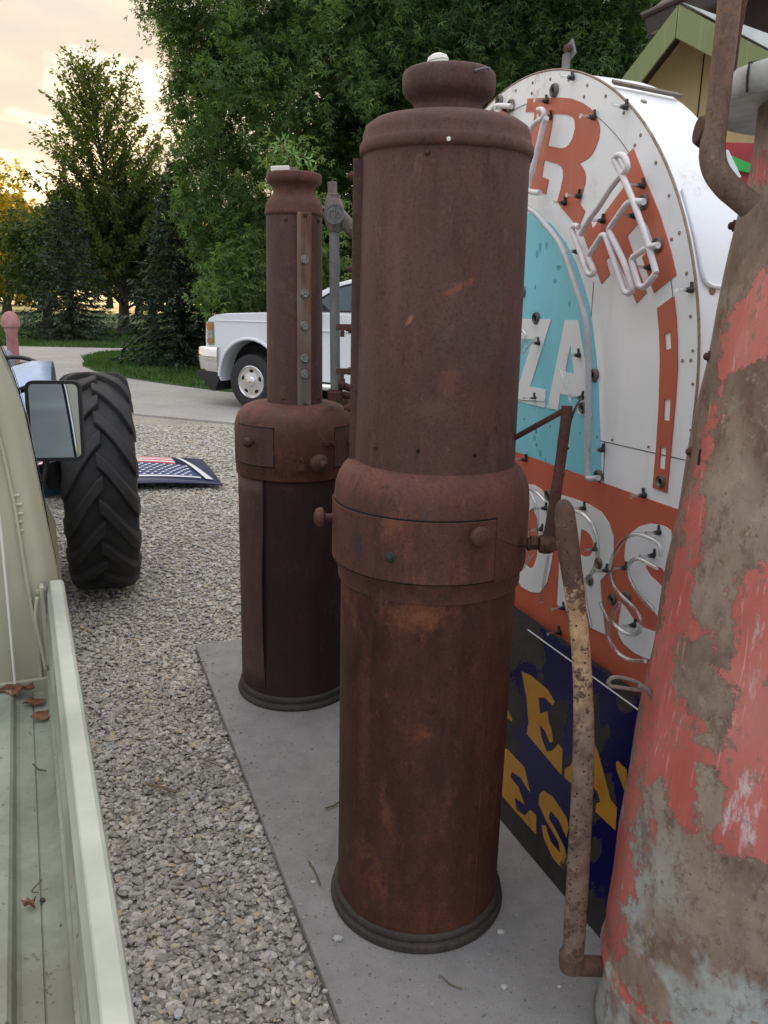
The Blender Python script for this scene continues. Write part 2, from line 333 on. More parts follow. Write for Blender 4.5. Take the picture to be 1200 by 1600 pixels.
M['grass_blade']=mk_leaf('grass_blades',[(0,(.03,.075,.015)),(.6,(.06,.13,.03)),(1,(.11,.19,.05))],.3)
M['bark']=plain('bark',(.055,.04,.03),.9,var=.4,scale=14,bump=.6)
M['dryleaf']=plain('dry_leaf',(.20,.09,.045),.8,var=.4,scale=40)
M['twig']=plain('dry_twig',(.16,.12,.07),.85,var=.3)

# ================================================================ SETTING
def sheet(name,pts,z,mat,thick=.0):
    b=MB(); n=len(pts)
    if thick: b.prism([(p[0],p[1]) for p in pts],lambda a,c,d:(a,c,d),z-thick,z)
    else: b.add([(p[0],p[1],z) for p in pts],[tuple(range(n))])
    return struct(b.obj(name,mat,smooth=0))
sheet('ground',[(-700,-60),(700,-60),(700,1500),(-700,1500)],-.045,M['field'])
sheet('lawn',[(-90,-40),(90,-40),(90,64),(-90,62)],-.041,M['lawn'])
sheet('gravel_bed',[(-16,-8),(12,-8),(12,9.5),(2,10.2),(-3.4,12.0),(-8,14),(-16,16.5)],-.034,M['gravel'])
sheet('driveway',[(-40,22.6),(-11.2,24.3),(-6.9,24.6),(0,26.5),(14,28),(14,7.6),(7,8.4),(2,9.45),(-1.92,10.61),(-3.48,11.26),(-7,12.9),(-14,15.6),(-40,19)],-.008,M['drive'],.1)
# joints of the drive: narrow tooled grooves
def island():
    near=[(-7.0,19.4),(-6.7,18.4),(-6.0,17.2),(-5.0,16.0),(-3.9,15.0),(-2.75,14.1),(0,13.3),(4,13.0),(9,13.4)]
    far=[(12,17),(10,22),(4,24.3),(-2,24.0),(-6.7,23.6),(-7.6,22.4),(-7.5,20.6)]
    return near+far
isl=island()
sheet('grass_verge',isl,.02,M['lawn'],.04)
# pad: concrete slab, edge set by the pump row
a_=Vector((.36,-.933,0)).normalized(); n_=Vector((a_.y,-a_.x,0))      # along the row, towards the gravel
pA=G(305,1007); 
pad=[pA+a_*5.6, pA, pA-n_*3.4, pA-n_*3.4+a_*5.6]
b=MB(); b.prism([(p.x,p.y) for p in pad],lambda a,c,d:(a,c,d),-.12,0.0)
struct(b.obj('concrete_pad',M['pad'],smooth=0,bevel=.006))
# gravel stones ---------------------------------------------------
def stones():
    ico=bmesh.new(); bmesh.ops.create_icosphere(ico,subdivisions=1,radius=1); V0=np.array([v.co[:] for v in ico.verts]); F0=np.array([[v.index for v in f.verts] for f in ico.faces]); ico.free()
    pts=[]
    def zone(n,xf,y0,y1,r0,r1):
        y=nr.uniform(y0,y1,n); lo,hi=xf(y); x=nr.uniform(0,1,n)*(hi-lo)+lo; r=r0+(r1-r0)*nr.beta(1.6,3.2,n); pts.append(np.stack([x,y,r],1))
    edge=lambda y: -.873+(3.613-y)*(.36/.933)-.006     # left edge of the pad
    rail=lambda y: -.75-(y-1.6)*.42
    zone(32000,lambda y:(np.minimum(rail(y)-.35,-.45),np.where(y<3.61,edge(y),edge(y)+(y-3.61)*3.2)),.9,4.2,.0040,.0175)
    zone(26000,lambda y:(-2.6-(y-4)*.25,np.full_like(y,.9)),4.2,7.0,.007,.019)
    zone(17000,lambda y:(-3.8+0*y,np.full_like(y,1.4)),7.0,10.4,.010,.024)
    P=np.concatenate(pts)
    # keep off the pad
    rel=P[:,:2]-np.array([pA.x,pA.y]); s_=rel@np.array([a_.x,a_.y]); q=rel@np.array([-n_.x,-n_.y])
    jit=nr.exponential(.006,len(P)); inside=(s_>.004+jit)&(q>jit*1.6-.004)&(q<3.4); P=P[~inside]
    n=len(P); nv=len(V0)
    V=V0[None]*(1+nr.uniform(-.38,.38,(n,nv,1)))*np.stack([nr.uniform(.8,1.5,n),nr.uniform(.65,1.05,n),nr.uniform(.28,.7,n)],1)[:,None,:]
    an=nr.uniform(0,2*PI,n); ti=nr.normal(0,.35,n); c,s=np.cos(an),np.sin(an); ct,st=np.cos(ti),np.sin(ti)
    y1=V[:,:,1]*ct[:,None]-V[:,:,2]*st[:,None]; z1=V[:,:,1]*st[:,None]+V[:,:,2]*ct[:,None]
    x2=V[:,:,0]*c[:,None]-y1*s[:,None]; y2=V[:,:,0]*s[:,None]+y1*c[:,None]
    r=P[:,2:3]; X=x2*r+P[:,0:1]; Y=y2*r+P[:,1:2]; Z=z1*r+(-.030+r*.12+nr.uniform(-.004,.007,(n,1)))
    VV=np.stack([X,Y,Z],2).reshape(-1,3); FF=(F0[None]+np.arange(n)[:,None,None]*nv).reshape(-1,3)
    # dirtier, darker patches of mixed soil: real dirt spots on the drive
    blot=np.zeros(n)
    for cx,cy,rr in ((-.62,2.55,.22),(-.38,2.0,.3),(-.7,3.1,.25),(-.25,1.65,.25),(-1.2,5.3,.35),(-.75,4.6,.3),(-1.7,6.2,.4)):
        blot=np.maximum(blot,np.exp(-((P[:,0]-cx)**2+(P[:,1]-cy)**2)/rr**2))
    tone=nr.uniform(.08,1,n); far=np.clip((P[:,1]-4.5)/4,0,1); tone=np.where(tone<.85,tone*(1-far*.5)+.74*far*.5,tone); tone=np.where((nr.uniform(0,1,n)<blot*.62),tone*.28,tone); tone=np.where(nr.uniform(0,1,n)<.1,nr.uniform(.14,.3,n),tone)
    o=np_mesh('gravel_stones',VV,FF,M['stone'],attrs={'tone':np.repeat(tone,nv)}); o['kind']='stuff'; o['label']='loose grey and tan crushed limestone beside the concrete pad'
stones()
# grass on the verge and lawn edge --------------------------------
def blades(name,n,poly,h,z,label):
    xs=[p[0] for p in poly]; ys=[p[1] for p in poly]; pts=[]
    P=nr.uniform((min(xs),min(ys)),(max(xs),max(ys)),(n*2,2)); A=np.array(poly); ins=np.zeros(len(P),bool); j=len(A)-1
    for i in range(len(A)):
        c=((A[i,1]>P[:,1])!=(A[j,1]>P[:,1]))&(P[:,0]<(A[j,0]-A[i,0])*(P[:,1]-A[i,1])/(A[j,1]-A[i,1]+1e-9)+A[i,0]); ins^=c; j=i
    P=P[ins][:n]; n=len(P); an=nr.uniform(0,PI,n); w_=nr.uniform(.008,.02,n); hh=h*nr.uniform(.5,1.3,n); lean=nr.normal(0,.4,(n,2))*hh[:,None]
    d=np.stack([np.cos(an),np.sin(an)],1)*w_[:,None]
    v0=np.column_stack([P-d,np.full(n,z)]); v1=np.column_stack([P+d,np.full(n,z)]); v2=np.column_stack([P+lean,z+hh])
    V=np.stack([v0,v1,v2],1).reshape(-1,3); Fc=np.arange(n*3).reshape(-1,3)
    clump=.5+.5*np.sin(P[:,0]*1.9+np.sin(P[:,1]*1.3)*2); var=np.clip(nr.uniform(0,.75,n)+.25*clump,0,1)
    o=np_mesh(name,V,Fc,M['grass_blade'],attrs={'var':np.repeat(var,3)}); o['kind']='stuff'; o['label']=label
blades('grass',110000,isl,.075,.015,'mown green grass on the verge between the drives')
blades('lawn_grass',70000,[(-16,24.6),(-6.9,25.0),(-2,26.3),(-4,36),(-22,38),(-26,25)],.10,-.04,'long green grass on the lawn beyond the driveway')

# ================================================================ FOLIAGE
LEAF3=(np.array([(0,0,0)]+[p for a in (-55,0,55) for p in ((math.sin(math.radians(a-16))*.5,math.cos(math.radians(a-16))*.5,.03),(math.sin(math.radians(a)),math.cos(math.radians(a)),-.08),(math.sin(math.radians(a+16))*.5,math.cos(math.radians(a+16))*.5,.03))]),np.array([(0,1,2,3),(0,4,5,6),(0,7,8,9)]))
LEAF1=(np.array([(0,0,0),(-.28,.5,.05),(0,1,-.05),(.28,.5,.05)]),np.array([(0,1,2,3)]))
def scatter(name,C,S,DIR,var,tmpl,mat,parent,flat=.6,droop=.0):
    """leaf template placed at points C with size S; each leaf's long axis near DIR"""
    T,Fq=tmpl; n=len(C); k=len(T)
    y=DIR+nr.normal(0,flat,(n,3)); y[:,2]-=droop; y/=np.linalg.norm(y,axis=1)[:,None]+1e-9
    z=nr.normal(0,.75,(n,3))+np.array([0,0,.9]); x=np.cross(y,z); x/=np.linalg.norm(x,axis=1)[:,None]+1e-9; z=np.cross(x,y)
    V=(x[:,None]*T[None,:,0:1]+y[:,None]*T[None,:,1:2]+z[:,None]*T[None,:,2:3])*S[:,None,None]+C[:,None]
    o=np_mesh(name,V.reshape(-1,3),(Fq[None]+np.arange(n)[:,None,None]*k).reshape(-1,4),mat,parent,attrs={'var':np.repeat(np.clip(var,0,1),k)})
    o['kind']='stuff'; return o
def unit(n):
    v=nr.normal(0,1,(n,3)); return v/np.linalg.norm(v,axis=1)[:,None]
def blob_leaves(blobs,per,twig=14,size=(.07,.12),shell=.55,flat_twigs=True):
    Cs=[];Ds=[];Vs=[];Ss=[]
    for (cx,cy,cz,rx,ry,rz,dens,tone) in blobs:
        nt=max(2,int(per*dens/twig)); u=unit(nt); rad=(shell+(1-shell)*nr.uniform(0,1,nt)**.6)
        base=u*rad[:,None]*np.array([rx,ry,rz])+np.array([cx,cy,cz])
        out=u*np.array([1,1,.35])+nr.normal(0,.25,(nt,3)); out[:,2]-=.25; out/=np.linalg.norm(out,axis=1)[:,None]
        L=nr.uniform(.2,.5,nt)
        for j in range(twig):
            t=(j+nr.uniform(0,1,nt))/twig; p=base+out*(L*t)[:,None]+nr.normal(0,.07,(nt,3))
            p[:,2]-=.12*t*t
            Cs.append(p); Ds.append(out); Vs.append(np.clip(tone+nr.normal(0,.16,nt)+(t-.5)*.25,0,1)); Ss.append(nr.uniform(size[0],size[1],nt))
    return np.concatenate(Cs),np.concatenate(Ss),np.concatenate(Ds),np.concatenate(Vs)
def limb_tree(name,root,base,h,r,lean=(0,0),limbs=9,spread=3.0,start=.3,mat=None,upk=.7,sub=3):
    b=MB(); base=Vector(base); top=base+Vector((lean[0],lean[1],h)); P=[base+(top-base)*t+Vector((math.sin(t*5)*.04*h*.3,math.cos(t*4)*.03*h*.3,0)) for t in [i/10 for i in range(11)]]
    b.tube(P,[r*(1.35 if i==0 else 1-.85*i/10) for i in range(11)],8)
    tips=[]
    for k in range(limbs):
        t=start+(1-start)*(k+.3)/limbs; i=min(9,int(t*10)); p=P[i].lerp(P[i+1],t*10-i); an=k*2.4+rnd.random(); L=spread*(1.1-.75*(t-start)/(1-start))*rnd.uniform(.8,1.15)
        d=Vector((math.cos(an),math.sin(an),upk*rnd.uniform(.7,1.3))).normalized(); q=[p+d*(L*s)+Vector((0,0,.10*L*s*s)) for s in (0,.25,.5,.75,1)]
        rr=r*(1-.85*t)*.6; b.tube(q,[rr,rr*.8,rr*.6,rr*.4,rr*.15],6); tips.append((q,rr,d,L))
        for j in range(sub):
            s=.35+.55*(j+rnd.random()*.5)/sub; m=q[min(3,int(s*4))].lerp(q[min(4,int(s*4)+1)],.5); d2=(d+Vector((rnd.uniform(-1,1),rnd.uniform(-1,1),rnd.uniform(-.1,.9)))*.8).normalized(); L2=L*.42*rnd.uniform(.7,1.2)
            q2=[m,m+d2*L2*.5,m+d2*L2+Vector((0,0,.05*L2))]; b.tube(q2,[rr*.45,rr*.3,rr*.08],5); tips.append((q2,rr*.4,d2,L2))
    o=b.obj('trunk',mat or M['bark'],root,smooth=60,fix=False); return tips
# ---- big maple behind the pumps
def maple():
    R=thing('maple_tree','large dense green maple filling the sky behind the rusty pumps','tree',(1.0,21.5,-.04))
    limb_tree('t',R,(1.0,21.5,-.1),11,.34,limbs=12,spread=4.6,start=.18)
    blobs=[]; c=np.array([1.0,21.5,7.2]); 
    def ell(p): return ((p[0]-c[0])/6.3)**2+((p[1]-c[1])/5.6)**2
    u=unit(520)
    for k in range(len(u)):
        d=u[k]
        if d[1]>.45: continue
        p=c+d*np.array([4.7 if d[0]<0 else 5.6,5.3,7.0])*nr.uniform(.86,1.03)
        if p[2]<1.6 or p[2]>14.2: continue
        if p[1]>21.5 and nr.uniform()<.6: continue
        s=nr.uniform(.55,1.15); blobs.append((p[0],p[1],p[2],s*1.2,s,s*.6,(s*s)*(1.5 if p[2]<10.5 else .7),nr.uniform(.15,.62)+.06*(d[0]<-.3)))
    # low drooping boughs on the left, above the pickup's bonnet, and sprays with sunlight put into a paler leaf tone
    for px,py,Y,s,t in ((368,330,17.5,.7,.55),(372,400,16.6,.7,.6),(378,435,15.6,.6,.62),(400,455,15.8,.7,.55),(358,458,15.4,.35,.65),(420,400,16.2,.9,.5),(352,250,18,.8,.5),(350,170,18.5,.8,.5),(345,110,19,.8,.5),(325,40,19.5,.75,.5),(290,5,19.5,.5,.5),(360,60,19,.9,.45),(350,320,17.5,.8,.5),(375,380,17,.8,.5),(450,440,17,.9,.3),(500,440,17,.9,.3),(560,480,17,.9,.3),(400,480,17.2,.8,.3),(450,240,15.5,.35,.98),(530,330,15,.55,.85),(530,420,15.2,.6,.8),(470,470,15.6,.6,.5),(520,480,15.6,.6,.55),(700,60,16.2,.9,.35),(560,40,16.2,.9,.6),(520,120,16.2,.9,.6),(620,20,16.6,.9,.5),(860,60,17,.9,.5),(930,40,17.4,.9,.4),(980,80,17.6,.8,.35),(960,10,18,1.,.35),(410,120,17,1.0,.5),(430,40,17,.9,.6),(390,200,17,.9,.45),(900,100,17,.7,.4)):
        p=AT(px,py,Y); blobs.append((p.x,p.y,p.z,s*1.15,s,s*.7,1.5*s*s+.2,t))
    for k in range(17):
        py=-60+k*30; e=np.interp(py,[-60,20,60,200,260,330,400,450],[215,240,272,276,286,302,330,318]); p=AT(e+42+nr.uniform(-6,10),py,18.6-(py>280)*1.6); blobs.append((p.x,p.y,p.z,.5,.6,.42,1.15,.5+nr.uniform(-.15,.15)))
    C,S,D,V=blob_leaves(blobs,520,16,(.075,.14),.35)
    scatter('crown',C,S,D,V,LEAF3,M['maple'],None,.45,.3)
    o=bpy.data.objects[bpy.data.objects.find('crown')]; o.parent=R; o.matrix_parent_inverse=Matrix.Translation(-Vector(R.location))
    # inner mass of shaded leaves further in
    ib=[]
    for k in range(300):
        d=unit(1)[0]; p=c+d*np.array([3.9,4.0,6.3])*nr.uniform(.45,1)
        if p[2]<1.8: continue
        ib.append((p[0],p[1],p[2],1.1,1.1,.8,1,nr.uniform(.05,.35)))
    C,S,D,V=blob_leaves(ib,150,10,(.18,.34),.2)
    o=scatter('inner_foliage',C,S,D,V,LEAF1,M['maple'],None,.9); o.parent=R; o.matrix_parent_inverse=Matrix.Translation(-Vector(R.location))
maple()
def adopt(o,R): o.parent=R; o.matrix_parent_inverse=Matrix.Translation(-Vector(R.location)); return o
# ---- slender tree against the sunset sky
def slender():
    base=G(197,522); R=thing('slender_tree','tall loose-limbed tree against the sunset sky, left of the maple','tree',(base.x,base.y,-.04))
    b=MB(); P=[Vector((base.x+math.sin(i*.5)*.15-.09*i*.8,base.y,i*.93-.05)) for i in range(11)]
    b.tube(P,[.17*(1-.09*i) for i in range(11)],7)
    C=[];D=[];V=[];S=[]
    lr=random.Random(3)
    for k in range(108):
        t=.10+.88*((k+.5)/108); hgt=t*10; i=min(9,int(hgt)); p=P[i].lerp(P[i+1],hgt-i); an=k*2.39996; L=(3.5*(1-t)**.62+.5)*lr.uniform(.65,1.25); upk=.40+.85*t
        d=Vector((math.cos(an),math.sin(an),upk)).normalized(); q=[p+d*(L*s)+Vector((0,0,.22*L*s*s)) for s in (0,.2,.4,.6,.8,1)]
        rr=.05*(1-t)+.014; b.tube(q,[rr*(1-.17*j) for j in range(6)],5)
        segs=[(q,d,L,.25)]
        for j in range(6):
            s=.2+.13*j; m=q[min(4,int(s*5))].lerp(q[min(5,int(s*5)+1)],(s*5)%1); d2=(d+Vector((lr.uniform(-1,1),lr.uniform(-1,1),lr.uniform(-.4,.7)))*.8).normalized(); L2=L*lr.uniform(.25,.45)
            q2=[m,m+d2*L2*.5,m+d2*L2]; b.tube(q2,[rr*.35,rr*.22,.004],4); segs.append((q2,d2,L2,0))
        for q_,d_,L_,s0 in segs:
            nl=int(26*L_*(1.7-1.25*t))+3
            for _ in range(nl):
                s=s0+(1-s0)*lr.random(); m=q_[0].lerp(q_[-1],s)+Vector((lr.gauss(0,.06),lr.gauss(0,.06),lr.gauss(0,.06)-.02))
                C.append(m[:]); D.append((d_+Vector((0,0,-.3)))[:]); V.append(lr.uniform(.1,.8)); S.append(lr.uniform(.10,.2))
    b.obj('trunk',M['bark'],R,smooth=60,fix=False)
    adopt(scatter('crown',np.array(C),np.array(S),np.array(D),np.array(V),LEAF1,M['cherry'],None,.5,.2),R)
slender()
def spruce(px,py,h,rad,label,top_thin=1.0,seed=1,dens=1.0):
    base=G(px,py); R=thing('spruce_tree',label,'tree',(base.x,base.y,-.04)); lr=random.Random(seed); b=MB()
    b.tube([(base.x,base.y,-.1),(base.x,base.y,h*.6),(base.x,base.y,h)],[.13,.07,.01],7); C=[];D=[];V=[];S=[]
    nlev=int(h/.17)
    for k in range(nlev):
        t=(k+.5)/nlev; z=.12+t*h*.97; rr=rad*(1-t)**(.75*top_thin)+.10; nb=int(10*(1-t)+5)
        for j in range(nb):
            an=j*2*PI/nb+k*.7+lr.random()*.4; L=rr*lr.uniform(.72,1.15); d=Vector((math.cos(an),math.sin(an),-.22+.7*t*t)); sd_=Vector((-math.sin(an),math.cos(an),0))
            nl=int((16+30*L)*dens)
            if j%2==0 and L>.3: b.tube([(base.x,base.y,z),Vector((base.x,base.y,z))+d*L*.9],[.018,.004],4)
            for _ in range(nl):
                s=lr.random()**.7; sd2=lr.gauss(0,.16)*(L*.6)*(1.1-s); p=Vector((base.x,base.y,z))+d*(L*s)+Vector((0,0,.12*L*s*s))+sd_*sd2+Vector((0,0,-abs(lr.gauss(0,.05))))
                C.append(p[:]); D.append((d*.8+sd_*lr.choice((-.5,.5))+Vector((0,0,-.25)))[:]); V.append(lr.uniform(0,.6)+.3*s); S.append(lr.uniform(.10,.2))
    b.obj('trunk',M['bark'],R,smooth=60,fix=False)
    T=(np.array([(0,0,0),(-.13,.5,.03),(0,1,0),(.13,.5,.03)]),np.array([(0,1,2,3)]))
    adopt(scatter('crown',np.array(C),np.array(S),np.array(D),np.array(V),T,M['spruce'],None,.35,.1),R)
spruce(112,530,4.4,1.75,'broad dark spruce on the lawn, below the slender tree',seed=2)
spruce(285,572,4.3,1.45,'narrow-topped dark spruce beside the front of the white pickup',1.35,seed=5,dens=1.3)
spruce(352,556,3.0,1.3,'lower dark spruce close behind the bonnet of the white pickup',1.1,seed=8)
def round_tree(name,label,px,py,dist,h,rad,mat,n=9000,size=(.14,.28),seed=1,zlow=.12,group=None,tone=.4):
    d=ray(px,460); d=Vector((d.x,d.y,0)).normalized()*dist; base=(d.x,d.y,-.04); R=thing(name,label,'tree',base,group)
    limb_tree('t',R,base,h*.9,.16+h*.012,limbs=8,spread=rad*.8,start=.2,sub=2)
    bl=[]; lr=np.random.default_rng(seed)
    for k in range(46):
        u=unit(1)[0]; f=lr.uniform(.3,1); p=np.array(base)+np.array([0,0,h*(.5+zlow*.5)])+u*np.array([rad,rad,h*(.5-zlow*.5)])*f*.9; s=lr.uniform(.5,1.0)*rad*.42; bl.append((p[0],p[1],max(p[2],.5),s,s,s*.7,1,tone+lr.uniform(-.22,.22)))
    C,S,D,V=blob_leaves(bl,n/46,10,size,.3); adopt(scatter('crown',C,S,D,V,LEAF1,mat,None,.6,.2),R)
round_tree('dense_tree','dense dark green tree with short trunk beside the slender tree',190,0,35.5,6.6,2.3,M['wood_leaf'],12000,seed=3,tone=.3,zlow=.3)
round_tree('dense_tree','leafy green tree filling the gap left of the narrow spruce',235,0,38,6.0,2.4,M['wood_leaf'],11000,seed=4,tone=.35,zlow=.2)
round_tree('dense_tree','low green tree behind the broad spruce, left side',70,0,42,5.6,2.4,M['wood_leaf'],10000,seed=9,tone=.5,zlow=.15)
G1='trees beyond the lawn with low sunlight put into their leaf colour'
for i,(px,dist,h,rad,lb) in enumerate(((8,62,9.8,3.4,'sun-coloured tree at the far left edge of the lawn'),(-60,66,10,3.8,'tall sun-coloured tree farthest left beyond the lawn'),(62,74,8.4,3.2,'sun-coloured tree behind the low green tree'),(262,58,8.0,2.6,'sun-coloured tree between the slender tree and the narrow spruce'),(215,66,8.0,3.0,'sun-coloured tree showing through the slender tree'),(320,70,8.5,3,'sun-coloured tree behind the narrow-topped spruce'))):
    round_tree('sun_coloured_tree',lb,px,0,dist,h,rad,M['sun_leaf'],7500,(.2,.4),seed=20+i,zlow=.08,group=G1,tone=.55)
G2='distant green woodland trees along the field'
for i,(px,dist,h,rad,lb) in enumerate(((-20,92,7.5,5,'distant green tree at the left end of the wood'),(40,100,8,5,'distant green tree behind the pink post'),(110,96,11,6,'distant green tree behind the broad spruce'),(170,90,11.5,6,'distant green tree behind the slender tree trunk'),(250,88,10.5,6,'distant green tree in the gap by the narrow spruce'),(330,84,11,6,'distant green tree behind the low spruce'),(430,60,9,6,'distant green tree behind the far pump'),(560,56,9,6,'distant green tree between the two rusty pumps'))):
    round_tree('woodland_tree',lb,px,0,dist,h,rad,M['wood_leaf'],8000,(.3,.6),seed=40+i,zlow=.02,group=G2,tone=.35)

# ================================================================ PUMPS
def arc_plate(b,c,r,t0,t1,z0,z1,th=.004,seg=24,skew=0):
    P=[]
    for rr in (r,r+th):
        for z in (z0,z1):
            for i in range(seg+1):
                t=t0+(t1-t0)*i/seg; P.append((c[0]+rr*math.cos(t),c[1]+rr*math.sin(t),z))
    n=seg+1; f=[]
    for i in range(seg):
        f+=[(i,i+1,n+i+1,n+i),(2*n+i,3*n+i,3*n+i+1,2*n+i+1),(i,2*n+i,2*n+i+1,i+1),(n+i,n+i+1,3*n+i+1,3*n+i)]
    f+=[(0,n,3*n,2*n),(seg,2*n+seg,3*n+seg,n+seg)]
    return b.add(P,f)
def rad(t): return Vector((math.cos(t),math.sin(t),0))
def knob(R,name,c,r,px,py,size=.026,mat=None,label=None):
    t,z=CH(px,py,c,r); d=rad(t); p=Vector((c[0],c[1],z))+d*r
    b=MB(); b.lathe_ax([(size*.42,-.004),(size*.36,.012),(size*.4,.018),(size*.95,.024),(size,.032),(size*.8,.041),(size*.35,.046)],p,d,20)
    return b.obj(name,mat or M['rustK'],R,label=label)
def bolt(R,c,r,px,py,size=.006,name='bolt',mat=None):
    t,z=CH(px,py,c,r); d=rad(t); p=Vector((c[0],c[1],z))+d*r
    b=MB(); b.lathe_ax([(size,-.003),(size,.003),(size*.7,.0055),(size*.2,.0065)],p,d,10); return b.obj(name,mat or M['rustK'],R)
def cutarc(b,c,r,t0,t1,z0,z1,wd=.0022):     # dark reveal line frame around a door
    return b
cN=(.115,1.98); Z0=Vector((0,0,1))
def near_pump():
    c=cN; R=thing('gas_pump','near rusty iron gasoline pump with wide upper drum and crown neck','gas pump',(c[0],c[1],0))
    b=MB(); b.lathe([(.18,.001),(.236,.001),(.2385,.008),(.236,.019),(.229,.022),(.227,.026),(.230,.031),(.231,.041),(.227,.047),(.216,.049)],c,96,wob=.004); b.obj('base_ring',M['base'],R,smooth=50)
    b=MB(); b.lathe([(.219,.045),(.2185,.3),(.219,.6),(.2185,.94)],c,96,wob=.002); b.obj('lower_body',M['rustC'],R,smooth=50)
    t1,_=CH(560,1100,c,.22); t2,_=CH(757,1100,c,.22)
    if t1<0:t1+=2*PI
    if t2<0:t2+=2*PI
    b=MB(); arc_plate(b,c,.2195,t1,t2,.050,.938,.0035,40); b.obj('front_panel',M['rustC'],R,smooth=50)
    for tt in (t1-.012,t2+.012):
        p=Vector((c[0],c[1],0))+rad(tt)*.2205; b=MB(); b.tube([p+Z0*.05,p+Z0*.3,p+Z0*.6,p+Z0*.935],.0028,6); b.obj('panel_seam',M['rustC'],R,smooth=60)
    # collar with a rolled shoulder
    prof=[(.218,.93),(.2255,.931),(.2265,.936),(.2265,.962),(.234,.972),(.2375,.985),(.239,1.05),(.2385,1.125),(.2375,1.14),(.235,1.165),(.228,1.188),(.216,1.208),(.2,1.222),(.188,1.226)]
    b=MB(); b.lathe(prof,c,96); b.obj('collar',M['rustB'],R,smooth=50)
    d1,_=CH(775,830,c,.24); d0=d1-2*PI*.0-2.55
    b=MB(); arc_plate(b,c,.2385,d0,d1,.985,1.128,.0035,60); dr=b.obj('door',M['rustB'],R,smooth=50,bevel=.0008)
    b=MB(); arc_plate(b,c,.2382,d0-.008,d1+.010,.982,1.132,.0020,60); b.obj('door_gap',M['void'],R,smooth=50)
    knob(dr,'knob',c,.2415,741,834,.0245); knob(dr,'knob',c,.2415,520,808,.0245)
    t,z=CH(610,870,c,.2415); p=Vector((c[0],c[1],z))+rad(t)*.2415; b=MB(); b.lathe_ax([(.012,-.003),(.0125,.003),(.009,.0045),(.0075,.0045),(.0075,.009),(.003,.010)],p,rad(t),14); b.obj('bolt',M['brass'],dr)
    for px,py in ((547,885),(697,908),(800,885)): bolt(R,c,.2268,px,py,.004)
    # upper drum
    cu=(c[0]+.004,c[1]); pu=[(.194,1.214),(.1935,1.235),(.1905,1.45),(.187,1.70),(.184,1.905)]
    b=MB(); b.lathe(pu,cu,96,wob=.0025); dm=b.obj('upper_drum',M['rustA'],R,smooth=50)
    for px,py,r in ((586,698,.1945),(668,238,.1855)): bolt(dm,cu,r,px,py,.005)
    for px,py in ((653,705),(742,712)):
        t,z=CH(px,py,cu,.1945); p=Vector((cu[0],cu[1],z))+rad(t)*.1935; b=MB(); b.lathe_ax([(.0045,0),(.0045,.0012)],p,rad(t),10); b.obj('screw_hole',M['void'],dm)
    # crown
    prof=[(.184,1.900),(.1905,1.903),(.1925,1.910),(.1925,1.920),(.189,1.927),(.186,1.931),(.185,1.945),(.178,1.962),(.160,1.974),(.135,1.980),(.100,1.985),(.083,1.990),(.076,1.996),(.074,2.002),(.0765,2.010),(.086,2.019),(.095,2.026),(.1005,2.036),(.1015,2.048),(.1015,2.062),(.099,2.072),(.094,2.076),(.02,2.078)]
    b=MB(); b.lathe(prof,cu,96); cr_=b.obj('crown',M['rustA'],R,smooth=60)
    t,z=CH(701,217,cu,.1925); p=Vector((cu[0],cu[1],z))+rad(t)*.1925; b=MB(); b.lathe_ax([(.0045,-.001),(.0045,.0025),(.002,.003)],p,rad(t),9); b.obj('paint_spot',M['white_plastic'],cr_)
    p=Vector((cu[0]-.026,cu[1]-.05,2.070)); b=MB(); b.lathe_ax([(.023,0),(.0235,.010),(.0225,.014),(.0235,.016),(.020,.024),(.011,.029),(.002,.030)],p,(-.15,0,1),22); b.obj('insulator',M['white_plastic'],R)
    p=Vector((cu[0]+.058,cu[1]-.083,2.062)); b=MB(); b.tube([p+Vector((-.012,-.012,-.004)),p+Vector((.012,-.002,.004)),p+Vector((.02,0,.002))],[.0022,.0022,.004],8); b.obj('cotter_pin',M['galv'],cr_)
    # side channel on the left with its brackets
    ts,_=CH(558,480,cu,.19); d=rad(ts); tn=Vector((-d.y,d.x,0))
    if ts<0: ts+=2*PI
    for nm,r0,r1,z0,z1,hw in (('side_channel',.178,.206,1.222,1.895,.011),):
        b=MB(); b.box(Vector((cu[0],cu[1],(z0+z1)/2))+d*((r0+r1)/2),(d,tn,(0,0,1)),((r1-r0)/2,hw,(z1-z0)/2)); sc_=b.obj(nm,M['rustA'],R,bevel=.002)
    for py,s in ((272,1),(420,.8),(515,1),(582,.9),(640,1)):
        zz=AT(556,py,1.94).z; p=Vector((cu[0],cu[1],zz))+d*.208; b=MB(); b.lathe_ax([(.010*s,-.004),(.010*s,.004),(.006*s,.005),(.006*s,.010),(.002,.012)],p,d,12); b.obj('bolt',M['rustK'],R)
    for py in (512,582):
        zz=AT(545,py,1.94).z; p=Vector((cu[0],cu[1],zz))+d*.222+tn*.004; b=MB(); b.box(p,(d,tn,(0,0,1)),(.018,.006,.007)); b.box(p+d*.004+Vector((0,0,-.014)),(d,tn,(0,0,1)),(.005,.008,.008)); b.obj('hinge_bracket',M['rustK'],R,bevel=.0015)
    # hand lever on the right
    b=MB(); Y=1.85
    lv=[AT(886,634,Y),AT(884,660,Y),AT(876,720,Y),AT(868,775,Y),AT(862,820,Y),AT(857,850,Y)]
    b.tube(lv,[.013,.013,.0125,.013,.015,.018],10,sq=.5,upv=(0,1,0)); l=b.obj('lever_bar',M['rustK'],R)
    for px,py in ((889,655),(886,700),(874,690),(868,735),(880,740)): b=MB(); b.lathe_ax([(.004,-.007),(.004,.006)],AT(px,py,Y),(0,-1,0),8); b.obj('rivet',M['rustK'],l)
    b=MB(); b.tube([AT(797,688,1.93),AT(880,642,Y)],.0065,10); b.obj('strut',M['rustK'],R)
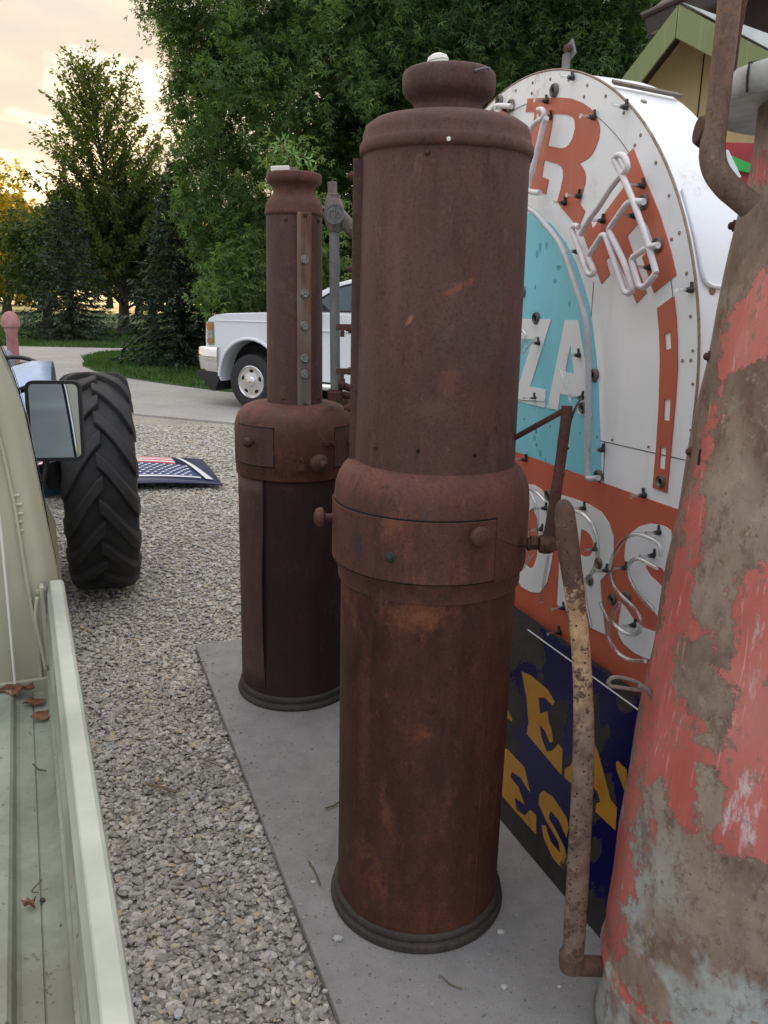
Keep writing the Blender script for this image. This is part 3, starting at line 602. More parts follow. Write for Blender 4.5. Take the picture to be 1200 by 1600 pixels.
    b=MB(); b.tube(smoothpath([AT(908,622,Y+.05),AT(898,640,Y),AT(889,665,Y)],4),.003,6); b.obj('wire',M['black'],R)
    b=MB(); b.tube([AT(815,850,1.88),AT(862,850,Y)],.008,12)
    b.lathe_ax([(.014,-.004),(.016,0),(.014,.008)],AT(826,850,1.87),(1,0,0),10); b.lathe_ax([(.017,-.008),(.017,.008)],AT(834,848,1.865),(1,0,0),6)
    b.lathe_ax([(.02,-.016),(.023,-.005),(.023,.01),(.018,.018)],AT(853,850,Y),(1,0,0),14); b.lathe_ax([(.012,-.01),(.012,.012)],AT(864,852,Y-.01),(0,-1,0),6); b.obj('shaft_joint',M['rustK'],R)
    b=MB(); b.tube(smoothpath([CHP(757,838,c,.262),CHP(775,840,c,.25),CHP(800,850,c,.245),AT(818,851,1.87)],5),.0012,6); b.obj('tie_wire',M['rustK'],R)
def CHP(px,py,c,r):
    t,z=CH(px,py,c,r); return Vector((c[0]+r*math.cos(t),c[1]+r*math.sin(t),z))
near_pump()
def far_pump():
    c=(-.36,3.22); R=thing('gas_pump','farther rusty gasoline pump with narrow upper tube and wood gauge strip','gas pump',(c[0],c[1],0))
    b=MB(); b.lathe([(.18,.001),(.236,.001),(.238,.008),(.234,.019),(.227,.022),(.225,.027),(.228,.033),(.228,.044),(.222,.052),(.2,.054)],c,80,wob=.004); b.obj('base_ring',M['base'],R,smooth=50)
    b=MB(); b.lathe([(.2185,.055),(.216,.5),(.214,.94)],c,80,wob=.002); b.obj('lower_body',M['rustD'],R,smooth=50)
    ts,_=CH(413,900,c,.217); ts=ts if ts>0 else ts+2*PI
    # left skin sheet, sprung away from the body at its edge
    n=26; V=[];Fc=[]; t0=ts-1.35
    for j in range(15):
        z=.075+.855*j/14; lift=.012*math.sin(PI*min(1,max(0,(z-.08)/.66)))**.8
        for i in range(n+1):
            f=i/n; t=t0+(ts-t0)*f-.012*math.sin(PI*j/14)*f; r=.2195+lift*max(0,(f-.55)/.45)**2
            V.append((c[0]+r*math.cos(t),c[1]+r*math.sin(t),z))
    for j in range(14):
        for i in range(n): a=j*(n+1)+i; Fc.append((a,a+1,a+n+2,a+n+1))
    b=MB().add(V,Fc); o=b.obj('skin_sheet',M['rustF'],R,smooth=50); m=o.modifiers.new('Solidify','SOLIDIFY'); m.thickness=.002
    b=MB(); arc_plate(b,c,.2172,ts-.004,ts+.03,.075,.925,.0006,3); b.obj('seam_gap',M['void'],R)
    prof=[(.214,.93),(.2255,.931),(.2265,.936),(.2265,.965),(.229,.97),(.230,1.10),(.229,1.115),(.224,1.14),(.212,1.165),(.190,1.187),(.165,1.198),(.1,1.203)]
    b=MB(); b.lathe(prof,c,80); col_=b.obj('collar',M['rustB'],R,smooth=50)
    def door(pl,pr,pt,pb):
        t0,_=CH(pl,pt,c,.23); t1,_=CH(pr,pt,c,.23)
        if t0<0:t0+=2*PI
        if t1<0:t1+=2*PI
        _,zt=CH((pl+pr)/2,pt,c,.23); _,zb=CH((pl+pr)/2,pb,c,.23)
        b=MB(); arc_plate(b,c,.2295,t0-.008,t1+.01,zb-.004,zt+.004,.001,20); b.obj('door_gap',M['void'],R)
        b=MB(); arc_plate(b,c,.2295,t0,t1,zb,zt,.003,20); return b.obj('door',M['rustF'],R)
    d1=door(372,427,668,727); knob(d1,'knob',c,.232,396,690,.019); d2=door(523,549,668,727); knob(d2,'knob',c,.232,544,690,.019)
    t,z=CH(515,692,c,.232); p=Vector((c[0],c[1],z))+rad(t)*.236; b=MB(); b.box(p,(Vector((-rad(t).y,rad(t).x,0)),rad(t),(0,0,1)),(.03,.003,.006)); b.lathe_ax([(.008,0),(.008,.008)],p+Vector((.012,0,0)),rad(t),10); b.obj('hasp',M['rustK'],R)
    t,z=CH(490,722,c,.232); p=Vector((c[0],c[1],z))+rad(t)*.225; b=MB(); b.lathe_ax([(.016,-.004),(.018,.012),(.028,.02),(.034,.034),(.034,.05),(.026,.06),(.016,.064),(.014,.076),(.008,.082)],p,rad(t)+Vector((.35,0,0)),20); b.obj('valve_cap',M['rustK'],R)
    t,z=CH(470,727,c,.232); p=Vector((c[0],c[1],z))+rad(t)*.245; b=MB(); b.box(p-Vector((0,0,.006)),((1,0,0),(0,1,0),(0,0,1)),(.013,.006,.011)); b.tube(smoothpath([p+Vector((-.008,0,.004)),p+Vector((-.008,0,.018)),p+Vector((0,0,.026)),p+Vector((.008,0,.018)),p+Vector((.008,0,.004))],4),.0025,8); b.obj('padlock',M['rustK'],R)
    for px,py in ((386,735),(460,717),(445,742)): bolt(R,c,.2268,px,py,.004)
    # narrow tube
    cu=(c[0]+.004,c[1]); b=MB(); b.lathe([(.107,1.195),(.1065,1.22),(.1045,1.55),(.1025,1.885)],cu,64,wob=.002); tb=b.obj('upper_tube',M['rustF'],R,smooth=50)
    for px,py in ((446,342),(498,345),(443,622),(497,624)): bolt(tb,cu,.1045,px,py,.0065)
    prof=[(.1025,1.880),(.107,1.883),(.1085,1.889),(.107,1.896),(.1055,1.900),(.104,1.915),(.096,1.935),(.084,1.948),(.077,1.957),(.0755,1.968),(.078,1.979),(.088,1.988),(.097,1.994),(.101,2.003),(.101,2.020),(.099,2.026),(.095,2.028),(.01,2.029)]
    b=MB(); b.lathe(prof,cu,64); b.obj('crown',M['rustB'],R,smooth=60)
    # wooden gauge strip facing the camera
    t,_=CH(475,480,cu,.105); d=rad(t); tn=Vector((-d.y,d.x,0)); b=MB()
    b.box(Vector((cu[0],cu[1],(1.188+1.888)/2))+d*.108,(d,tn,(0,0,1)),(.008,.0255,.35)); st=b.obj('gauge_strip',M['wood'],R,bevel=.002)
    b=MB(); b.box(Vector((cu[0],cu[1],(1.19+1.88)/2))+d*.102+tn*.033,(d,tn,(0,0,1)),(.008,.006,.343)); b.obj('edge_trim',M['rustB'],R,bevel=.001)
    for i,py in enumerate((405,458,509,560,585)):
        z=AT(475,py,3.10).z; p=Vector((cu[0],cu[1],z))+d*.116+tn*(-.002); b=MB(); b.lathe_ax([(.0148,-.001),(.0152,.004),(.0135,.0062),(.0125,.0050),(.004,.0050),(.003,.0065)],p,d,20); k=b.obj('marker_disc',M['disc'],st)
    for py in (335,633):
        z=AT(475,py,3.10).z; p=Vector((cu[0],cu[1],z))+d*.116; b=MB(); b.lathe_ax([(.009,-.001),(.008,.004),(.003,.007)],p,d,8); b.obj('screw',M['rustK'],st)
    # cap block on top
    p=Vector((cu[0]-.045,cu[1]-.03,2.037)); b=MB(); b.box(p,((1,.15,.08),(0,1,0),(-.1,0,1)),(.033,.02,.0105)); b.obj('cap_block',M['white_plastic'],R,bevel=.003)
    p=Vector((cu[0]+.005,cu[1]-.03,2.036)); b=MB(); b.box(p,((1,0,.1),(0,1,0),(0,0,1)),(.012,.014,.009)); b.obj('wood_chip',M['wood'],R,bevel=.001)
    # standpipe with a cast fitting
    Y=3.12; X=lambda px,py:AT(px,py,Y)
    b=MB(); b.tube([X(522,352),X(523,480),X(524,608)],.0185,20); b.obj('standpipe',M['galv'],R,smooth=50)
    b=MB(); b.tube([X(519,284),X(519.5,300),X(520,312)],.0165,16); b.obj('pipe_stub',M['iron'],R)
    p=X(524,336); b=MB(); b.tube([X(520,302),X(520,310),X(521,320),X(523,338),X(523,350),X(522,362)],[.019,.026,.033,.040,.034,.024],20); b.tube([X(524,332),X(536,345),X(546,354),X(556,366),X(566,380)],[.030,.029,.025,.022,.018],16); fit=b.obj('cast_fitting',M['iron'],R,smooth=50)
    b=MB(); b.lathe_ax([(.026,-.006),(.026,.004)],X(549,358)-Vector((0,0,0)),(.8,0,-.75),8); b.lathe_ax([(.026,-.006),(.026,.004)],X(521,306),(0,0,1),8); b.obj('union_nut',M['iron'],fit)
    q=p+Vector((0,-.036,0)); dn=Vector((-.05,-1,0)).normalized(); b=MB(); b.lathe_ax([(.034,-.004),(.034,.003),(.030,.003),(.030,.0005),(.001,.0005)],q,dn,28); rg=b.obj('maker_plate',M['galv'],fit)
    u,v,_=frame(dn); 
    b=MB(); qq=q+dn*.002
    b.box(qq,(u,v,dn),(.002,.026,.002)); b.tube([qq+u*(-.004)+v*(.012),qq+u*(-.017)+v*(.012),qq+u*(-.020)+v*(.002),qq+u*(-.020)+v*(-.01)],.002,6)
    b.tube([qq+u*(.007)+v*(.014),qq+u*(.007)+v*(-.012)],.002,6); b.tube([qq+u*(.007+.012*math.sin(i*PI/8))+v*(-.002+.010*math.cos(i*PI/8)) for i in range(9)],.002,6); b.obj('raised_monogram',M['galv'],rg)
    b=MB(); b.lathe_ax([(.030,0),(.031,.03),(.026,.034),(.026,.040)],X(524,620)-Vector((0,0,.012)),(0,0,1),16); b.tube([X(530,600),X(545,606),X(556,610)],[.015,.014,.012],12); b.lathe_ax([(.022,-.01),(.022,.01)],X(534,600),(1,0,-.2),8); b.tube([X(536,616),X(560,622)],.011,10); b.box(X(541,632),((1,0,0),(0,1,0),(0,0,1)),(.008,.01,.02)); b.obj('pipe_clamp',M['rustK'],R,bevel=.001)
far_pump()

# ================================================================ NEON SIGN
p0=Vector((.406,2.281,0))-n_*.15
Z=Vector((0,0,1))
def ss(px,py,off=0):
    p=PL(px,py,p0+n_*off,n_); q=p-p0; return q.dot(a_),q.z
def sw(s,z,d): return p0+a_*s+Z*z+n_*d
def zp(pts,ox,oy,k): return [ss(ox+x/k,oy+y/k,.003) for x,y in pts]
def mk_white():
    m=MT('white_sign_enamel'); m.set(Roughness=.32); g=m.noise(1.6,5,.6); c=m.ramp(g,[(.3,(.74,.78,.82)),(.7,(.86,.88,.90))])
    r_=m.mix(1.0,m.ramp(m.noise(3.0,5,.6,(1,1,.6),.6),[(.60,0.0),(.72,1.0)]),m.ramp(m.noise(40,6,.75),[(.45,0.0),(.62,1.0)]),'MULTIPLY')
    c=m.mix(m.math('MULTIPLY',r_,.7),c,(.36,.17,.07)); c=m.mix(m.math('MULTIPLY',m.ramp(m.noise(26,4,.6,(1,1,.05)),[(.56,0.0),(.75,1.0)]),.22),c,(.55,.46,.35)); m.col(c); return m.m
M['white']=mk_white()
def mk_paint(name,c,fade,rough=.4,st=.35):
    m=MT(name); m.set(Roughness=rough); g=m.noise(2.5,5,.6,(1,1,.5)); col=m.ramp(g,[(.3,tuple(x*.86 for x in c)),(.7,tuple(x*1.08 for x in c))]); col=m.mix(m.math('MULTIPLY',m.ramp(m.noise(30,5,.7,(1,1,.12)),[(.55,0.0),(.8,1.0)]),st),col,fade)
    col=m.mix(m.ramp(m.noise(60,4,.7),[(.70,0.0),(.74,.6)]),col,fade); m.col(col); return m.m
M['red']=mk_paint('faded_red_paint',(.50,.115,.065),(.60,.28,.22)); M['aqua']=mk_paint('aqua_paint',(.19,.58,.70),(.38,.68,.76),st=.5); M['lwhite']=mk_paint('white_letter_paint',(.74,.77,.80),(.6,.6,.55),st=.15)
def mk_teal(): return plain('dark_teal_flake',(.06,.36,.42),.5)
M['teal']=mk_teal()
def mk_glass(name,c=(.9,.95,.95),tr=.75):
    m=MT(name); g=m.N.new('ShaderNodeBsdfGlossy'); g.inputs['Roughness'].default_value=.06; t=m.N.new('ShaderNodeBsdfTransparent'); t.inputs[0].default_value=(*c,1); f=m.N.new('ShaderNodeLayerWeight'); f.inputs[0].default_value=.35
    r_=m.math('ADD',m.math('MULTIPLY',f.outputs['Facing'],.75),1-tr-.12,True); mx=m.N.new('ShaderNodeMixShader'); m.L.new(r_,mx.inputs[0]); m.L.new(t.outputs[0],mx.inputs[1]); d=m.N.new('ShaderNodeAddShader')
    m.L.new(g.outputs[0],mx.inputs[2]); m.L.new(mx.outputs[0],m.N['Material Output'].inputs[0]); return m.m
M['clear']=mk_glass('clear_neon_glass'); M['milk']=plain('milky_neon_glass',(.70,.68,.70),.18,var=.06,scale=30); M['milkgrey']=plain('grey_neon_glass',(.48,.50,.53),.2,var=.08,scale=20)
M['cap']=plain('black_porcelain_cap',(.025,.03,.032),.35,var=.2); M['grom']=rust('grommet_metal',(.07,.06,.05),(.20,.18,.15),(.38,.36,.32),(.2,.1,.05),oamt=.4,rough=.45,pit=.3)
M['screwm']=rust('rusty_screw',(.20,.13,.09),(.34,.26,.2),(.5,.44,.38),oamt=.4)
def neon_sign():
    R=thing('neon_sign','arched white neon sign with red lettering and aqua centre behind the pumps','neon sign',(p0.x,p0.y,0))
    cs,cz,RA=-.42,1.375,.872; DEP=.205
    def outline(r,n=56,zb=.06,x=0):
        return [(cs+r,zb)]+[(cs+r*math.cos(i*PI/n),cz+(r)*math.sin(i*PI/n)) for i in range(n+1)]+[(cs-r,zb)]
    b=MB(); b.prism(outline(RA),sw,-.012,0); b.obj('face_panel',M['white'],R,smooth=0)
    # shell: the rounded return running back from the face
    O1=outline(RA-.004); n=len(O1); V=[sw(s,z,-.014) for s,z in O1]+[sw(s,z,-DEP) for s,z in O1]; Fc=[(i,i+1,n+i+1,n+i) for i in range(n-1)]+[tuple(range(n,2*n))]
    b=MB().add(V,Fc); b.obj('shell',M['white'],R,smooth=40)
    b=MB(); b.tube([sw(s,z,-.002) for s,z in outline(RA+.001)],.0035,6); b.obj('edge_flange',M['screwm'],R)
    b=MB(); P=outline(RA-.075)[1:-1]; b.tube([sw(s,z,.0006) for s,z in P[:]],.0008,4); 
    def line(p,q,r=.0011): b.tube([sw(*ss(*p),.0005),sw(*ss(*q),.0005)],r,4)
    line((800,656),(944,690)); line((944,690),(1084,722)); line((945,690),(943,752)); line((928,440),(920,545),.0008); b.obj('panel_joint',M['void'],R)
    # raised side panel on the near return
    def rp(y,z,d): return sw(cs+RA-.003+d,z,y)
    hw=[(-.10,.2),(-.10,1.25),(-.34,1.25),(-.34,.2)]
    pts=[]; 
    for (cx_,cz_,a0) in ((-.37,1.60,PI),(-.16,1.60,1.5*PI)):
        for i in range(7):
            t=a0+i*PI/12; pts.append((cx_+.03*math.cos(t),cz_+.03*math.sin(t)))
    b=MB(); path=[sw(cs+math.sqrt(max(0,(RA)**2-max(0,z-cz)**2))+.001,z,y) for y,z in [(-.022,1.86),(-.022,1.75),(-.024,1.68),(-.030,1.655),(-.042,1.645),(-.06,1.642),(-.12,1.641),(-.2,1.64)]]; b.tube(smoothpath(path,4),.005,8); b.obj('side_panel_bead',M['white'],R)
    # strap over the return and lifting bracket
    def onring(th,d,h=0): r=RA+h; return sw(cs+r*math.cos(th),cz+r*math.sin(th),d)
    th=1.08
    b=MB(); A=onring(th,-.02,.008);B=onring(th-.05,-DEP,.008); T=(A-B).normalized(); nn=(onring(th,-.02,.1)-onring(th,-.02,0)).normalized(); b.box((A+B)/2,(T,T.cross(nn),nn),((A-B).length/2,.012,.004)); b.obj('strap',M['iron'],R,bevel=.001)
    bt=ss(855,112); q=sw(bt[0],bt[1],-.06); b=MB(); b.box(q+Z*.02,(a_,n_,Z),(.016,.004,.034)); b.box(q+Z*.062+a_*.008-n_*.008,(a_+Z*.5,n_+Z*.2,Z-a_*.5),(.018,.004,.022)); b.box(q+Z*.0-n_*.03,(a_,n_,Z),(.018,.035,.004)); br=b.obj('lifting_bracket',M['galv'],R,bevel=.001)
    b=MB(); b.lathe_ax([(.010,-.012),(.010,.014)],q+Z*.064+a_*.012,n_,6); b.obj('bolt',M['rustK'],br)
    # painted letters
    def letter(name,poly,mat,holes=(),d0=.0,d1=.0022): b=MB(); b.prism(poly,sw,d0,d1,holes); return b.obj(name,mat,R,smooth=0)
    # aqua centre
    ed=[ss(*p) for p in ((940,750),(938,680),(935,600),(932,560),(922,480),(912,445),(900,410),(884,378),(862,350),(840,337),(820,330))]
    zb=ed[0][1]-.004; hm=[(-.84-s,z) for s,z in ed]; topz=max(e[1] for e in ed); arc=ed+[(-.42,topz+.015)]+hm[::-1]
    arc[0]=(arc[0][0],1.128); arc[-1]=(arc[-1][0],1.128)
    letter('aqua_centre',arc,M['aqua'])
    # red band
    band=[(cs+RA-.006,.60),(cs+RA-.006,1.126),(cs-RA+.01,1.126),(cs-RA+.01,.60)]
    letter('red_band',band,M['red'])
    k=6
    Rp=[(443,323),(600,315),(760,314),(850,322),(960,365),(1030,415),(1075,475),(1112,560),(1118,620),(1108,700),(1070,800),(1045,845),(1000,890),(925,930),(955,965),(978,1010),(985,1060),(982,1110),(930,1310),(980,1380),(925,1515),(880,1490),(760,1350),(720,1290),(748,1190),(775,1060),(772,990),(755,960),(720,935),(600,900),(575,1055),(640,1085),(613,1222),(340,1110),(350,1000),(420,1010),(505,490),(505,450),(425,448)]
    Rh=[(685,465),(660,620),(633,765),(760,790),(795,783),(830,755),(865,690),(887,600),(883,530),(868,500),(820,476),(760,468)]
    letter('red_letter_r',zp(Rp,750,100,k),M['red'],[zp(Rh,750,100,k)])
    letter('red_letter_stroke',zp([(120,540),(150,490),(180,440),(230,430),(262,455),(280,490),(280,600),(150,640)],750,100,k),M['red'])
    Ep=[(650,70),(740,300),(900,690),(1000,1020),(1055,1255),(845,1427),(795,1270),(735,1090),(775,1045),(835,935),(790,800),(735,728),(595,890),(650,1060),(775,1425),(683,1523),(590,1300),(470,1045),(395,1115),(432,1250),(355,1342),(240,1040),(165,830),(255,765),(270,828),(570,425),(545,360),(585,140)]
    letter('red_letter_e',zp(Ep,880,220,k),M['red'])
    k2=2.857; film=[(705,120),(778,65),(788,150),(794,260),(795,380),(788,500),(775,650),(748,943),(685,920),(700,750),(712,560),(718,350),(714,220)]
    fh=[[(737,235),(765,222),(769,298),(742,308)],[(737,525),(766,527),(761,622),(733,618)],[(720,738),(747,742),(740,838),(713,833)]]
    letter('red_film_strip',zp(film,780,440,k2),M['red'],[zp(h,780,440,k2) for h in fh],.0,.0040)
    k3=4.706
    letter('white_letter_z',zp([(-60,272),(290,278),(135,772),(250,797),(243,928),(5,868),(30,830),(155,425),(-60,415)],800,440,k3),M['lwhite'],(),.0023,.0045)
    letter('white_letter_a',zp([(392,283),(490,283),(520,470),(545,640),(588,993),(490,972),(487,848),(357,825),(340,945),(262,930)],800,440,k3),M['lwhite'],[zp([(432,465),(460,678),(392,668)],800,440,k3)],.0023,.0045)
    k4=4.326; ox,oy=790,740
    letter('white_letter_o',zp([(145,72),(190,75),(240,105),(290,180),(320,300),(330,430),(312,600),(280,740),(232,805),(170,800),(110,765),(60,690),(20,560),(5,400),(30,200),(80,100)],ox,oy,k4),M['lwhite'],[zp([(185,230),(215,300),(226,420),(215,560),(190,630),(165,643),(130,610),(110,500),(115,380),(140,280)],ox,oy,k4)],.0023,.0045)
    letter('white_letter_r',zp([(380,145),(470,172),(560,205),(650,262),(700,335),(730,430),(730,560),(710,650),(640,725),(645,800),(655,900),(675,1087),(575,1040),(540,850),(510,740),(470,690),(430,938),(350,888),(362,680),(372,300)],ox,oy,k4),M['lwhite'],[zp([(512,375),(545,385),(575,415),(597,460),(598,515),(575,555),(535,562),(497,545)],ox,oy,k4)],.0023,.0045)
    letter('white_letter_s',zp([(1120,385),(1080,358),(1040,345),(980,337),(910,355),(850,400),(815,470),(805,560),(815,630),(850,720),(910,810),(1010,935),(1060,1010),(1060,1060),(1000,1065),(930,1040),(860,980),(810,900),(787,880),(770,980),(763,1085),(800,1150),(870,1210),(945,1247),(1050,1270),(1130,1240),(1190,1120),(1190,1000),(1130,860),(1040,745),(980,690),(952,645),(950,622),(1000,610),(1060,640),(1100,700),(1140,700)],ox,oy,k4),M['lwhite'],(),.0023,.0045)
    # teal flakes on the aqua
    b=MB()
    fl=[(270,850,10,18),(296,843,8,14),(258,880,9,16),(345,935,14,10),(330,990,10,8)]
    for x,y,ww,hh in fl:
        s,z=ss(740+x/2.609,60+y/2.609,.003); b.prism([(s+ww/2.609*.0019*math.cos(t)*(1+.3*math.sin(3*t)),z+hh/2.609*.0019*math.sin(t)) for t in [i*PI/5 for i in range(10)]],sw,.0022,.0030)
    for x,y,ww,hh in ((175,1100,14,22),(165,1150,16,20),(178,1200,14,18),(205,1260,18,30),(260,1030,8,14),(245,1310,6,16),(420,165,10,20),(170,40,8,16)):
        s,z=ss(800+x/k3,440+y/k3,.003); b.prism([(s+ww/k3*.0019*math.cos(t)*(1+.3*math.sin(3*t)),z+hh/k3*.0019*math.sin(t)) for t in [i*PI/5 for i in range(10)]],sw,.0022,.0030)
    b.obj('paint_flake',M['teal'],R,smooth=0,kind='stuff')
    # grommets
    for px,py in ((866,141),(798,165),(780,158),(1005,316),(1027,383),(816,456),(838,497),(928,586),(911,637),(935,743),(1033,752),(857,773),(936,880),(922,906),(957,936),(979,933)):
        s,z=ss(px,py,.004); c=sw(s,z,.0045); b=MB(); r=.0185 if py<620 else .0165
        b.lathe_ax([(r*1.0,-.004),(r*1.02,.002),(r*.86,.006),(r*.72,.0035),(r*.62,.007),(r*.50,.005),(r*.48,-.0035)],c,n_,24,cap=False); g=b.obj('grommet',M['grom'],R,smooth=50)
        b=MB(); b.lathe_ax([(r*.5,-.0005),(r*.5,.0003)],c,n_,16); b.obj('opening',M['void'],g)
    # screws round the rim
    for i in range(26):
        t=.12+i*.078*1.5
        if t>PI-.1: break
        for dr in ((.022,) if i%3 else (.022,.05)):
            c=sw(cs+(RA-dr)*math.cos(t),cz+(RA-dr)*math.sin(t),0); b=MB(); b.lathe_ax([(.0048,-.001),(.0042,.002),(.001,.003)],c,n_,8); b.obj('screw',M['screwm'],R)
    for px,py in ((820,655),(861,666),(907,676),(934,683),(957,687),(1014,698),(1083,600),(1080,672),(1083,548)):
        b=MB(); b.lathe_ax([(.0038,-.001),(.0034,.003),(.001,.004)],sw(*ss(px,py),0),n_,8); b.obj('screw',M['screwm'],R)
    for th,d in ((.98,-.07),(.62,-.12),(.42,-.15),(.30,-.05)):
        b=MB(); b.lathe_ax([(.009,-.001),(.008,.002),(.001,.003)],onring(th,d,-.003),Vector(onring(th,d,.1)-onring(th,d,0)),10); b.obj('rivet',M['screwm'],R)
    # tubes
    def npth(pts,ox,oy,k,off,r,mat,sm=4,name='neon_tube'):
        P=[]
        for x,y in pts: s,z=ss(ox+x/k,oy+y/k,off); P.append(sw(s,z,off))
        b=MB(); b.tube(smoothpath(P,sm),r,10); return b.obj(name,mat,R,smooth=60)
    def ends(pts,ox,oy,k,off,e0=None,e1=None): pass
    npth([(890,978),(850,985),(790,1000),(720,1045),(662,1085),(645,1115),(650,1160),(700,1330),(715,1358),(745,1370),(780,1350),(845,1275),(862,1240),(858,1195),(740,800),(600,430),(490,200),(482,165),(500,140),(535,132),(570,150),(595,200),(600,245),(580,285),(530,335),(440,450),(330,620),(240,740),(160,880)],880,220,6,.055,.0078,M['milk'],3)
    npth([(755,572),(700,568),(645,570),(600,590),(560,640),(440,810),(432,840),(445,880),(560,1120),(645,1365),(645,1400),(620,1428),(590,1420),(565,1385),(480,1130),(405,915),(385,888),(360,890),(320,950),(245,1065),(240,1100),(285,1215),(280,1245),(255,1252),(225,1225),(150,1020),(85,840),(90,808),(115,795),(145,810)],880,220,6,.05,.0078,M['milk'],3)
    npth([(625,505),(596,560),(540,800),(480,1040),(452,1150),(455,1185),(490,1200),(560,1207)],750,100,6,.04,.0082,M['milk'],3)
    npth([(545,430),(575,425),(598,450),(590,500),(550,530),(500,570),(465,640),(450,720),(440,800)],750,100,6,.045,.0075,M['milk'],3)
    npth([(295,397),(230,392),(165,390),(125,410),(105,450),(90,520),(85,600)],750,100,6,.035,.0078,M['milk'],3)
    npth([(430,1342),(520,1400),(600,1490),(750,1690),(860,1970),(990,2400),(1012,2700),(1014,3000),(1010,3300),(1006,3600),(1005,3830),(1015,3880),(1050,3890),(1110,3880)],750,100,6,.045,.0082,M['milkgrey'],4)
    c4=lambda p,r=.0052,sm=4,off=.045: npth(p,ox,oy,k4,off,r,M['clear'],sm)
    c4([(265,185),(235,150),(200,120),(165,110),(180,150),(205,210),(218,300),(210,420),(185,520),(140,600),(105,650),(75,660)])
    c4([(150,260),(147,350),(143,450),(130,560)]); c4([(290,550),(275,640),(258,740),(240,870)],.0045)
    c4([(465,250),(520,270),(570,320),(605,390),(622,470),(622,560),(600,640),(560,700),(520,720),(495,650)],.0058)
    c4([(500,630),(525,720),(540,850),(560,960),(575,1040),(530,1048)],.005)
    c4([(1048,565),(1048,510),(1030,470),(980,440),(920,415),(860,413),(800,445),(745,520),(712,610),(710,690),(745,780),(810,850),(870,910),(910,980),(912,1050),(880,1085),(820,1080),(760,1040),(725,1000),(735,930),(770,870)],.0055)
    c4([(1025,640),(960,605),(900,575),(855,590),(828,630),(835,700),(880,790),(940,860),(1000,920)],.0055)
    c4([(640,870),(665,930),(692,990),(690,1090),(720,1160),(770,1220),(850,1262),(945,1268)],.0055)
    c4([(45,870),(200,880),(250,870)],.0045) if False else None
    npth([(30,868),(120,875),(245,880)],800,440,k3,.05,.0048,M['clear'])
    npth([(355,640),(385,720),(410,810),(435,900)],800,440,k3,.05,.0040,M['clear']); npth([(385,650),(410,740),(430,830)],800,440,k3,.05,.0035,M['clear'])
    npth([(45,352),(80,360),(100,390),(90,440),(60,520),(40,640)],800,440,k3,.05,.0050,M['clear']); npth([(180,410),(130,465),(80,530)],800,440,k3,.05,.004,M['clear'])
    # tube supports: clear post on a black cap
    for px,py,c_ in ((925,183,0),(852,158,0),(857,183,0),(903,306,0),(880,317,0),(827,250,0),(1002,290,0),(988,337,0),(940,345,0),(900,393,0),(1013,418,0),(1077,453,0),(975,167,0),(892,121,1),(840,536,0),(903,555,0),(908,621,0),(939,703,0),(819,718,0),(834,623,0),(1004,774,0),(851,794,1),(911,794,1),(1028,832,1),(1019,868,1),(929,858,1),(947,891,1),(975,887,0),(844,827,1),(879,950,1),(908,936,1),(989,977,1),(872,988,1),(789,171,1),(790,1000,0)):
        s,z=ss(px,py,.01); c=sw(s,z,0); b=MB(); b.lathe_ax([(.0072,.002),(.0075,.010),(.0052,.014),(.0052,.020)],c,n_,12); b.box(c+Z*.009+n_*.006+a_*(.004*math.sin(px)),(a_+Z*.3*math.sin(py),n_,Z-a_*.3*math.sin(py)),(.0026,.003,.009)); cp=b.obj('tube_support',M['cap'],R)
        b=MB(); b.lathe_ax([(.0042,.020),(.0040,.040),(.0062,.046)],c,n_,12); b.obj('glass_post',M['clear'],cp)
neon_sign()

# ================================================================ BLUE ENAMEL SIGN leaning on the neon sign
def mk_blue():
    m=MT('chipped_blue_enamel'); m.set(Roughness=.22)
    q=m.N.new('ShaderNodeAttribute'); q.attribute_name='s'
    c=m.ramp(m.noise(3,4,.6),[(.3,(.004,.004,.045)),(.7,(.007,.007,.075))])
    a=m.attr('chip'); n=m.noise(14,6,.7); e=m.math('ADD',a,m.math('MULTIPLY',m.math('SUBTRACT',n,.5),1.1))
    mask=m.ramp(e,[(.52,0.0),(.55,1.0)]); c=m.mix(mask,c,m.ramp(m.noise(20,5,.7),[(.3,(.014,.013,.013)),(.7,(.036,.030,.027))]))
    m.col(c); m.rough(m.ramp(mask,[(0,.25),(1,.8)])); return m.m
M['blue']=mk_blue(); M['yellow']=None
def mk_yel():
    m=MT('yellow_enamel'); m.set(Roughness=.3); c=m.ramp(m.noise(4,4,.6),[(.3,(.32,.16,.018)),(.7,(.50,.26,.03))]); n=m.noise(9,6,.7,(1,1,.5)); c=m.mix(m.ramp(n,[(.60,0.0),(.63,1.0)]),c,(.05,.045,.042)); c=m.mix(m.ramp(m.noise(7,4,.6),[(.57,0.0),(.7,.5)]),c,(.30,.10,.02)); m.col(c); return m.m
M['yellow']=mk_yel()
lean=math.radians(11.5)
bn=(n_*math.cos(lean)+Z*math.sin(lean)); bu=(Z*math.cos(lean)-n_*math.sin(lean)); bp=Vector((.406,2.281,0.004))
def bss(px,py,off=.0):
    p=PL(px,py,bp+bn*off,bn); q=p-bp; return q.dot(a_),q.dot(bu)
def bw(s,h,d): return bp+a_*s+bu*h+bn*d
